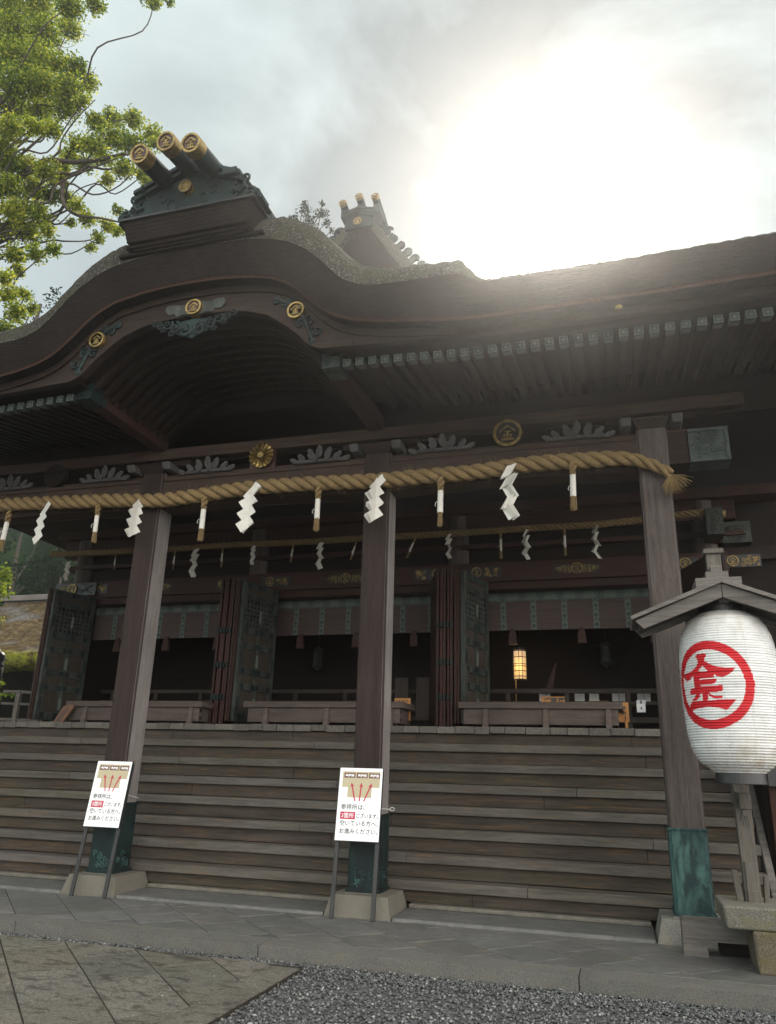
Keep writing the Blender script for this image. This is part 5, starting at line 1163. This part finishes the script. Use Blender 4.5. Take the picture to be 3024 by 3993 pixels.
# ------------------------------------------------------------------ the paper lantern and its stand
def lantern():
    C = Vector((.985, 7.80, 1.742)); Hh = 1.43; t = thing('paper_lantern', tuple(C), 'large white ribbed paper lantern with red circled character', 'lantern')
    R0 = .427; prof = smooth_tab([(0, .205), (.02, .25), (.06, .325), (.12, .375), (.22, .408), (.4, .424), (.55, .427), (.72, .42), (.83, .398), (.9, .365), (.95, .32), (.985, .25), (1, .205)], 800, 10)
    nr, na = 62, 300; rows = nr*5; V = []; rg = np.random.default_rng(3); wob = rg.normal(0, .0013, nr+1)
    face = math.atan2(.985, 7.8)+R(24.5)     # emblem turned towards the camera's left
    for i in range(rows+1):
        v = i/rows; ph = (v*nr) % 1.0; rib = (abs(math.cos(PI*ph))**1.3)*.010-.005; r = prof(v)+rib+wob[int(v*nr)]
        for j in range(na):
            a = 2*PI*j/na; rr = r+(.0014*math.sin(8*a) if True else 0)
            V.append((C.x+math.sin(a)*rr, C.y-math.cos(a)*rr, C.z+v*Hh))
    V = np.array(V); F = np.array([[i*na+j, i*na+(j+1) % na, (i+1)*na+(j+1) % na, (i+1)*na+j] for i in range(rows) for j in range(na)])
    fi, fj = np.divmod(np.arange(len(F)), na); seam = (np.abs((fj % 25)-12-(np.sin(fi/9.0)*.6).round()) < 1); lt = 1-.10*rg.random(nr+1)[np.minimum(fi*nr//rows, nr)]-.16*seam*(rg.random(len(F)) < .75)-.05*rg.random(len(F))
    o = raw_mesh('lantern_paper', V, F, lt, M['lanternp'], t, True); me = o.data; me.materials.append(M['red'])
    # painted emblem: faces inside the ring or the character
    def inside(P, x, y):
        c = np.zeros(x.shape, bool); n = len(P)
        for i in range(n):
            (x1, y1), (x2, y2) = P[i], P[(i+1) % n]; k = ((y1 > y) != (y2 > y)) & (x < (x2-x1)*(y-y1)/((y2-y1) or 1e-9)+x1); c ^= k
        return c
    ii, jj = np.divmod(np.arange(len(F)), na); a = (jj+.5)/na*2*PI; a = (a+face+PI) % (2*PI)-PI; v = (ii+.5)/rows
    er = .385; u = a*R0/er; w = ((v-.518)*Hh)/er
    d = np.hypot(u, w); msk = ((d < 1.0) & (d > .795)) | (inside([(x-.1, y+.03) for x, y in KIN], u, w) & ~inside([(x-.1, y+.03) for x, y in KINH], u, w) & (d < .8))
    me.polygons.foreach_set('material_index', msk.astype(np.int32)); me.update()
    m = MB(); m.lathe([(.208, Hh-.004), (.215, Hh+.10), (.2, Hh+.105)], C, 40); m.build('top_rim', M['black'], t, smooth=False)
    m = MB(); m.lathe([(.195, -.095), (.212, -.09), (.208, .004)], C, 40); m.build('bottom_rim', M['black'], t)
    # stand
    s = thing('lantern_stand', (1.04, 8.3, .115), 'weathered wooden lantern stand with small gabled roof on stone base', 'lantern stand')
    px, py = 1.04, 8.34
    m = MB(); m.hexa([(px-.068, py-.06, .63), (px+.068, py-.06, .63), (px+.068, py+.06, .63), (px-.068, py+.06, .63)], [(px-.085, py-.06, 3.92), (px+.055, py-.06, 3.92), (px+.055, py+.06, 3.92), (px-.085, py+.06, 3.92)])
    m.box(px-.11, px+.085, py-.09, py+.09, 3.90, 3.95); m.build('post', M['greyz'], s, bevel=.006)
    for dx0, dx1, dy, z0, z1, tl in ((-.05, .055, -.09, .62, .98, 0), (-.05, .06, -.10, .60, .74, 0), (.085, .13, -.05, .62, .86, .02), (-.135, -.08, -.05, .62, .90, -.03)):
        m = MB(); m.hexa([(px+dx0, py+dy, z0), (px+dx1, py+dy, z0), (px+dx1, py+dy+.05, z0), (px+dx0, py+dy+.05, z0)], [(px+dx0+tl, py+dy, z1), (px+dx1+tl, py+dy, z1), (px+dx1+tl, py+dy+.05, z1), (px+dx0+tl, py+dy+.05, z1)]); m.build('wedge', M['greyz'], s, bevel=.005)
    m = MB(); m.beam((px-.02, py-.38, 1.50), (px-.02, py+.2, 1.53), .10, .13); m.build('support_arm', M['greyz'], s, bevel=.006)
    m = MB(); c = Vector((px-.02, py-.30, 1.5)); m.tube([c+Vector((.055*math.cos(a), .02, .07*math.sin(a)+.0)) for a in [k*.45 for k in range(15)]], .005, 5)
    for k in range(3): m.tube([c+Vector((-.03, -.03, -.05)), c+Vector((-.06+.02*k, -.03, -.16)), c+Vector((-.04+.03*k, -.03, -.21-.01*k)), c+Vector((-.01+.01*k, -.03, -.12))], .004, 5)
    m.build('wire_tie', M['black'], s)
    m = MB(); m.beam((px-.06, 7.5, 3.29), (px-.06, 8.6, 3.29), .09, .11); m.beam((px-.06, 8.3, 2.75), (px-.06, 7.75, 3.24), .06, .08); m.tube([(C.x, C.y, C.z+Hh+.1), (C.x, C.y, 3.36)], .012, 6); m.build('roof_beam', M['grey'], s)
    ax_, Zp = .955, 3.425; yf, yb = 7.40, 7.95; k = .365/.77
    def slope(s_, off, lo, ex): return (ax_+s_*lo, Zp-k*lo-off+ex)
    rf = MB()
    for sg in (-1, 1):
        P = [(0, 3.425), (.80, 3.10), (.815, 3.085), (.80, 3.065), (0, 3.385)]
        rf.prism([(ax_+sg*a, b) for a, b in P], (0, yf-.04, 0), (1, 0, 0), (0, 0, 1), (0, 1, 0), yb-yf+.08)
        P = [(0.003, 3.384), (.77, 3.058), (.70, 2.985), (0.003, 3.255)]
        rf.prism([(ax_+sg*a, b) for a, b in P], (0, yf, 0), (1, 0, 0), (0, 0, 1), (0, 1, 0), .05, 0, .9); rf.prism([(ax_+sg*a, b) for a, b in P], (0, yb-.05, 0), (1, 0, 0), (0, 0, 1), (0, 1, 0), .05)
        P = [(0, 3.36), (.74, 3.045), (.74, 3.01), (0, 3.325)]
        rf.prism([(ax_+sg*a, b) for a, b in P], (0, yf+.05, 0), (1, 0, 0), (0, 0, 1), (0, 1, 0), yb-yf-.1, 0, .55)
    rf.box(ax_-.20, ax_+.20, 7.55, 7.97, 3.36, 3.475); rf.box(ax_-.10, ax_+.10, 7.6, 7.95, 3.475, 3.545); rf.box(ax_-.05, ax_+.05, 7.62, 7.93, 3.545, 3.61)
    rf.build('gable_roof', M['grey'], s, bevel=.006)
    m = MB(); m.hexa([(.76, 7.96, .46), (1.7, 7.96, .46), (1.7, 8.62, .46), (.76, 8.62, .46)], [(.735, 7.93, .645), (1.7, 7.93, .645), (1.7, 8.64, .645), (.735, 8.64, .645)]); m.build('base_slab', M['granitey'], s, bevel=.02, seg=2)
    for lx in (1.06, 1.62):
        m = MB(); m.hexa([(lx-.075, 8.02, .112), (lx+.075, 8.02, .112), (lx+.075, 8.5, .112), (lx-.075, 8.5, .112)], [(lx-.10, 7.97, .46), (lx+.10, 7.97, .46), (lx+.10, 8.5, .46), (lx-.10, 8.5, .46)], 0, (.8, .72, .6)); m.build('base_leg', M['granitey'], s, bevel=.02, seg=2)
    # low notched wooden stand in front of the right pillar base
    m = MB(); y = 8.58; P = [(.415, .113), (.63, .113), (.63, .20), (.65, .235), (.69, .245), (1.22, .245), (1.26, .2), (1.26, .113), (1.42, .113), (1.42, .42), (1.39, .43), (.44, .43), (.415, .41)]
    m.prism(P, (0, y, 0), (1, 0, 0), (0, 0, 1), (0, 1, 0), .14); st = thing('notched_stand', (.9, y, .113), 'low grey notched wooden stand before the right pillar base', 'stand'); m.build('stand_board', M['grey'], st, bevel=.012, seg=2)
    m = MB(); m.box(.75, 1.35, 8.72, 8.9, .113, .3); m.build('stand_back', M['darkwood'], st)
lantern()

# ------------------------------------------------------------------ trees, the thatched outbuilding, the air
CAMPHOR = [(-11.2,8.89,16.48,0.48),(-10.42,8.88,16.13,0.47),(-8.38,7.72,14.08,0.34),(-7.88,7.76,14.05,0.22),(-10.72,8.74,15.49,0.52),(-9.83,8.61,14.99,0.47),(-9.14,8.52,14.8,0.3),(-9.85,8.05,13.78,0.47),(-9.68,8.44,14.1,0.48),(-9.11,8.44,13.8,0.32),(-8.66,8.41,13.57,0.28),(-9.36,7.86,12.82,0.44),(-9.11,8.21,13.07,0.45),(-8.48,8.16,12.78,0.35),(-8.54,8.59,13.37,0.25),(-10.56,8.94,13.68,0.46),(-9.78,8.88,13.35,0.41),(-8.7,8.36,12.58,0.33),(-8.2,8.23,12.43,0.19),(-9.39,8.0,11.95,0.32),(-8.55,7.7,11.44,0.25),(-8.17,7.69,11.32,0.22),(-9.7,8.25,11.82,0.27),(-8.37,8.46,11.8,0.24),(-8.1,8.54,12.26,0.27),(-8.4,9.21,13.12,0.26),(-7.51,8.73,12.35,0.24),(-7.13,8.78,12.01,0.23),(-6.66,8.36,11.27,0.17),(-7.68,8.08,11.26,0.27),(-7.65,8.47,11.74,0.31),(-7.0,8.23,11.23,0.27),(-7.11,8.71,11.45,0.22),(-9.37,9.35,12.58,0.26),(-8.2,8.93,11.85,0.24),(-7.18,8.29,10.86,0.24),(-7.51,9.21,11.6,0.23),(-8.72,9.09,12.0,0.22),(-8.08,9.01,11.44,0.18),(-7.33,9.23,11.35,0.18),(-9.13,9.04,12.0,0.22),(-8.97,9.08,11.31,0.21),(-8.17,8.51,10.49,0.17),(-8.66,9.32,10.99,0.21),(-8.17,9.3,10.7,0.18),(-7.04,8.26,9.55,0.13),(-8.1,9.03,10.21,0.15),(-8.17,8.98,9.98,0.12),(-8.34,8.65,10.28,0.12),(-7.52,8.74,10.44,0.12),(-9.6,8.29,11.49,0.3),(-9.82,8.85,12.0,0.34),(-8.75,8.3,11.19,0.28),(-8.87,8.73,11.38,0.24),(-9.22,8.11,10.76,0.31),(-9.47,8.8,11.35,0.32),(-9.06,8.82,11.16,0.24),(-9.16,8.25,10.39,0.3),(-8.81,8.39,10.37,0.28),(-9.9,8.85,10.59,0.27),(-9.15,8.59,10.18,0.28),(-8.46,8.28,9.86,0.19),(-7.94,7.94,9.15,0.16),(-8.36,8.07,9.23,0.21),(-9.3,8.56,9.77,0.25),(-8.64,7.87,8.71,0.18),(-9.45,8.83,9.63,0.15),(-8.66,8.0,8.48,0.21),(-9.18,8.84,9.13,0.17),(-8.5,8.05,8.17,0.22),(-9.08,8.9,8.9,0.15),(-9.18,8.57,8.32,0.19),(-7.14,8.31,14.52,0.17),(-6.83,8.32,14.46,0.11),(-11.33,8.5,15.54,0.6),(-11.0,8.41,14.02,0.62),(-10.16,8.06,12.2,0.5),(-9.76,7.92,10.87,0.47),(-9.91,8.32,10.18,0.42),(-10.23,8.86,9.59,0.37),(-11.89,8.46,14.66,0.79),(-10.51,7.75,11.71,0.66),(-11.19,8.72,11.03,0.63),(-10.27,8.59,16.57,0.6),(-9.21,8.83,16.43,0.46),(-7.12,7.9,14.41,0.33),(-11.46,8.62,17.54,0.79)]
def foliage(name, clumps, per, size, mat, parent, seed, squash=0.8, tilt=1.0, tone=(0.45, 0.22)):
    rg = np.random.default_rng(seed); P, T = [], []
    for x, y, z, r in clumps:
        n = max(6, int(per*r*r)); d = rg.normal(size=(n, 3)); d /= np.linalg.norm(d, axis=1)[:, None]
        q = d*(rg.random((n, 1))**0.42)*r*np.array([1.12, 1.12, squash])
        # twig-like sub clusters keep gaps between the leaves
        k = max(3, n//16); cen = q[rg.integers(0, n, k)]; w = rg.integers(0, k, n); q = cen[w]+(q-cen[w])*0.5+rg.normal(size=(n, 3))*0.02
        P.append(q+np.array([x, y, z])); T.append(np.clip(rg.normal(tone[0], tone[1], n)+rg.normal(0, .12), 0, 1))
    P, T = np.concatenate(P), np.concatenate(T); n = len(P)
    a = rg.normal(size=(n, 3)); a[:, 2] *= 0.6; a /= np.linalg.norm(a, axis=1)[:, None]; b = np.cross(a, rg.normal(size=(n, 3))); b /= np.linalg.norm(b, axis=1)[:, None]
    L = size*rg.uniform(.7, 1.3, (n, 1)); W = L*rg.uniform(.42, .6, (n, 1)); c = np.cross(a, b)*L*0.12
    V = np.stack([P-a*L*.5, P+b*W*.5+c, P+a*L*.5, P-b*W*.5+c], 1).reshape(-1, 3); F = np.arange(n*4).reshape(-1, 4)
    return raw_mesh(name, V, F, T, mat, parent)
def smooth_pts(P, n=4):
    out = []
    for i in range(len(P)-1):
        p0, p1, p2, p3 = P[max(i-1, 0)], P[i], P[i+1], P[min(i+2, len(P)-1)]
        for k in range(n): t = k/n; out.append(0.5*((2*p1)+(p2-p0)*t+(2*p0-5*p1+4*p2-p3)*t*t+(3*p1-p0-3*p2+p3)*t**3))
    return out+[P[-1]]
def limb(m, pts, r0, r1):
    pts = smooth_pts([Vector(p) for p in pts]); k = len(pts); m.tube(pts, [r0+(r1-r0)*i/(k-1) for i in range(k)], 8)
def bend(a, b, seed, n=6, amp=.06):
    rg = rnd(seed); a, b = Vector(a), Vector(b); L = (b-a).length; out = [a.copy()]
    for i in range(1, n): out.append(a.lerp(b, i/n)+Vector((rg.uniform(-amp, amp), rg.uniform(-amp, amp), rg.uniform(-amp, amp)))*L)
    out.append(b); return out
def make_trees():
    t = thing('camphor_tree', (-15.2, 9.4, 0), 'large leafy green tree at the upper left lit through by the sun', 'tree')
    foliage('crown', CAMPHOR, 9600, .062, M['leaf'], t, 1, .9, 1.0, (.5, .3))
    m = MB(); rg = rnd(5); base = Vector((-15.2, 9.4, 0)); hub = Vector((-13.4, 9.0, 6.6)); hub2 = Vector((-11.7, 8.6, 9.6))
    limb(m, [base, base+Vector((.4, 0, 3)), hub], .5, .3); limb(m, bend(hub, hub2, 3, 5, .03), .3, .18); limb(m, bend(hub2, (-11.0, 8.6, 15.4), 4, 6, .03), .18, .035)
    B = {'b1': [(-10.5, 8.5, 10.7), (-9.56, 8.6, 11.54), (-9.26, 8.6, 11.69), (-9.05, 8.6, 11.73), (-8.48, 8.6, 11.55), (-7.9, 8.6, 11.48), (-7.44, 8.6, 11.5)], 'b2': [(-9.05, 8.6, 11.73), (-8.87, 8.6, 11.88), (-8.86, 8.6, 12.14), (-8.66, 8.6, 12.52), (-8.3, 8.6, 12.9)],
         'b3': [(-8.63, 8.6, 11.2), (-8.63, 8.6, 10.94), (-8.52, 8.6, 10.64), (-8.21, 8.6, 10.37), (-7.78, 8.6, 10.23), (-7.36, 8.6, 10.06)], 'b4': [(-10.97, 8.6, 15.48), (-10.78, 8.6, 15.77), (-10.55, 8.6, 15.83)], 'b5': [(-11.1, 8.6, 13.0), (-10.01, 8.6, 13.78), (-9.73, 8.6, 13.66), (-9.4, 8.6, 13.48)], 'b6': [(-8.8, 8.6, 11.4), (-8.38, 8.6, 11.26), (-8.19, 8.6, 11.38), (-7.75, 8.6, 11.22), (-7.35, 8.6, 11.24)]}
    limb(m, bend(hub2, B['b1'][0], 6, 4, .05), .14, .08)
    for k, (r0, r1) in dict(b1=(.075, .022), b2=(.022, .008), b3=(.04, .013), b4=(.04, .02), b5=(.045, .02), b6=(.032, .013)).items(): limb(m, [Vector(p) for p in B[k]], r0, r1)
    for i, (x, y, z, r) in enumerate(CAMPHOR):
        if i % 2 == 0: 
            src = hub2 if z > 9.8 else hub; c = Vector((x, y, z)); st = src.lerp(c, .45)+Vector((-.3, 0, -.2)); limb(m, bend(st, c, 50+i, 6, .07), .026, .008)
        for k in range(2): c = Vector((x, y, z)); limb(m, bend(c+Vector((-.3*r, 0, -.5*r)), c+Vector((rg.uniform(-r, r), rg.uniform(-r, r), rg.uniform(-r*.5, r))), 300+i*3+k, 4, .08), .009, .003)
    m.build('trunk', M['trunk'], t)
    def tree(name, label, x, y, h, rad, n, seed, mat, per=60, size=.28, group=None, trunk=.3, z0=.35):
        t = thing(name, (x, y, 0), label, 'tree', group); rg = rnd(seed); cl = []
        for i in range(n):
            q = rg.random(); zz = h*(z0+(1-z0)*q); w = rad*math.sin(PI*min(1, .12+.86*(1-q)**.8))**.7; a = rg.uniform(0, 6.28); rr = w*math.sqrt(rg.random()); cl.append((x+math.cos(a)*rr, y+math.sin(a)*rr, zz, rad*rg.uniform(.22, .42)))
        foliage('crown', cl, per, size, mat, t, seed, .75); m = MB(); limb(m, bend((x, y, 0), (x, y, h*.96), seed, 6, .012), trunk, .05)
        for i, c in enumerate(cl):
            if i % 3 == 0: limb(m, bend((x, y, max(2, c[2]*.75)), c[:3], seed+i, 4, .05), .08, .02)
        m.build('trunk', M['trunk'], t)
    G = 'dark trees on the slope behind the thatched roof'
    for i, (x, y, h, r, lab) in enumerate(((-31.0, 33, 15.5, 3.8, 'dark tree furthest left behind the thatched roof'), (-27.5, 35, 16, 3.8, 'dark tree right above the thatched ridge'), (-23.8, 33, 15, 3.6, 'dark tree beside the left corner of the hall'), (-35, 32, 14, 3.6, 'dark tree at the far left of the slope'))):
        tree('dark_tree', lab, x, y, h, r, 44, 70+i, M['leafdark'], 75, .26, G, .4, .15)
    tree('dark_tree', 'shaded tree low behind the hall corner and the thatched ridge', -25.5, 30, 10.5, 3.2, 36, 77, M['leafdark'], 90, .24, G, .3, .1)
    tree('far_tree', 'hazy grey green tree far off left of the curved gable', -16.3, 16.3, 15.6, 1.3, 26, 81, M['leafdark'], 200, .12, None, .2, .7)
    t = thing('pine_tree', (-7.68, 16.4, 0), 'small dark leafy treetop peeping over the roof left of the rear gable', 'tree')
    PC = [(-7.69, 16.4, 16.75, 0.28), (-7.21, 16.4, 16.52, 0.28), (-8.0, 16.4, 16.55, 0.17), (-7.51, 16.4, 16.27, 0.28), (-7.0, 16.4, 16.17, 0.2), (-7.29, 16.4, 15.92, 0.2), (-8.18, 16.4, 16.6, 0.1), (-7.79, 16.4, 17.04, 0.14), (-7.19, 16.4, 16.87, 0.14), (-6.87, 16.4, 15.88, 0.14), (-7.55, 16.4, 15.76, 0.31), (-7.22, 16.4, 15.44, 0.23)]; foliage('crown', PC, 2300, .075, M['leafdark'], t, 90, .9)
    m = MB(); limb(m, bend((-7.68, 16.4, 0), (-7.7, 16.4, 15.2), 9, 6, .006), .13, .06)
    for k, c in enumerate(PC): limb(m, bend((-7.7, 16.4, 14.6), c[:3], 120+k, 4, .05), .03, .008)
    m.build('trunk', M['trunk'], t)
    t = thing('shrub', (-17.3, 18, 2.3), 'bright green shrub at the left edge above the thatched roof end', 'shrub'); rg = rnd(9)
    foliage('leaves', [(-17.4+rg.uniform(-.5, .35), 18+rg.uniform(-.4, .4), 5.9+rg.uniform(-.6, 1.3), .38) for _ in range(12)], 420, .13, M['leaf'], t, 8); m = MB(); limb(m, bend((-17.5, 18, 0), (-17.4, 18, 6.8), 3, 6, .02), .09, .02); m.build('stem', M['trunk'], t)
    t = thing('shrub', (-16.5, 17.6, 0), 'green leafy shrub just behind the black post finial', 'shrub')
    foliage('leaves', [(-16.5+rg.uniform(-.35, .35), 17.6+rg.uniform(-.3, .3), 3.6+rg.uniform(-.7, .6), .3) for _ in range(9)], 420, .12, M['leaf'], t, 18, tone=(.3, .15)); m = MB(); limb(m, bend((-16.5, 17.6, 0), (-16.5, 17.6, 4), 5, 6, .02), .05, .015); m.build('stem', M['trunk'], t)
make_trees()
def hillside():
    rg = np.random.default_rng(6); nx, ny = 60, 30; V = []; F = []
    for j in range(ny+1):
        for i in range(nx+1): s_ = j/ny; V.append((-68+50*i/nx, 29+13*s_+rg.normal(0, .25), -.1+16.6*min(1, s_*1.25)**.9+rg.normal(0, .3)*(s_ > 0)))
    for j in range(ny):
        for i in range(nx): a = j*(nx+1)+i; F.append((a, a+1, a+nx+2, a+nx+1))
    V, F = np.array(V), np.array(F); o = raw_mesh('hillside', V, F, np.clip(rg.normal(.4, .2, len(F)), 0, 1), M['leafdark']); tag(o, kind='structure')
    cl = [(x, y, z+.1, .6) for x, y, z in V[rg.integers(0, len(V), 260)] if -50 < x < -20]
    o = foliage('hillside_undergrowth', cl, 60, .3, M['leafdark'], None, 12); tag(o, kind='stuff')
hillside()
def outbuilding():
    t = thing('thatched_outbuilding', (-18, 22, 0), 'small outbuilding with sunlit mossy thatched roof at the left', 'outbuilding')
    rg = np.random.default_rng(2); nx, ny = 70, 44; x0r, x1r, x0e, x1e = -23.4, -15.5, -24.6, -14.5; V, F = [], []
    for j in range(ny+1):
        s = j/ny
        for i in range(nx+1):
            u = i/nx; xa = x0e+(x0r-x0e)*s; xb = x1e+(x1r-x1e)*s; V.append((xa+(xb-xa)*u+rg.normal(0, .015), 19.4+5.6*s, 4.75+3.0*s-.25*math.sin(PI*s)*.6+rg.normal(0, .03)))
    k = len(V)
    for i in range(nx+1): x, y, z = V[i]; V.append((x, y+.12+rg.normal(0, .02), z-.34+rg.normal(0, .03)))
    for i in range(nx+1): x, y, z = V[i]; V.append((x, 22.0, z-.2))
    for j in range(ny):
        for i in range(nx): F.append((j*(nx+1)+i, j*(nx+1)+i+1, (j+1)*(nx+1)+i+1, (j+1)*(nx+1)+i))
    for i in range(nx): F.append((k+i, k+i+1, i+1, i)); F.append((k+nx+1+i, k+nx+2+i, k+i+1, k+i))
    V, F = np.array(V), np.array(F); q = t['_o']; t['_o'] = (q[0], q[1], 4.6); t.location = t['_o']
    o = raw_mesh('thatch_roof', V, F, np.ones(len(F)), M['thatch'], t, True)
    m = MB(); m.box(-24.0, -15.2, 24.7, 25.5, 7.72, 7.95); m.box(-23.7, -15.3, 24.85, 25.35, 7.55, 7.72); m.build('ridge_beam', M['grey'], t, bevel=.02)
    m = MB(); m.box(-23.2, -15.4, 21.5, 25, 0, 4.9); m.build('wall', M['pitch'], t)
    m = MB(); m.hexa([(-24.4, 25.2, 4.7), (-14.6, 25.2, 4.7), (-14.6, 30.6, 4.5), (-24.4, 30.6, 4.5)], [(-23.4, 25.2, 7.6), (-15.5, 25.2, 7.6), (-15.5, 25.4, 7.6), (-23.4, 25.4, 7.6)]); m.build('rear_roof', M['thatch'], t)
outbuilding()
def haze():
    m, nt, b = newmat('pale air'); N = nt.nodes; N.remove(b); v = N.new('ShaderNodeVolumePrincipled'); v.inputs['Color'].default_value = (.95, .97, 1, 1); v.inputs['Density'].default_value = HAZE; v.inputs['Anisotropy'].default_value = .88
    nt.links.new(v.outputs[0], N['Material Output'].inputs['Volume']); mb = MB(); mb.box(-72, 42, -42, 92, -1.1, 17.2); tag(mb.build('haze', m), kind='stuff')
HAZE = 0.0023
haze()
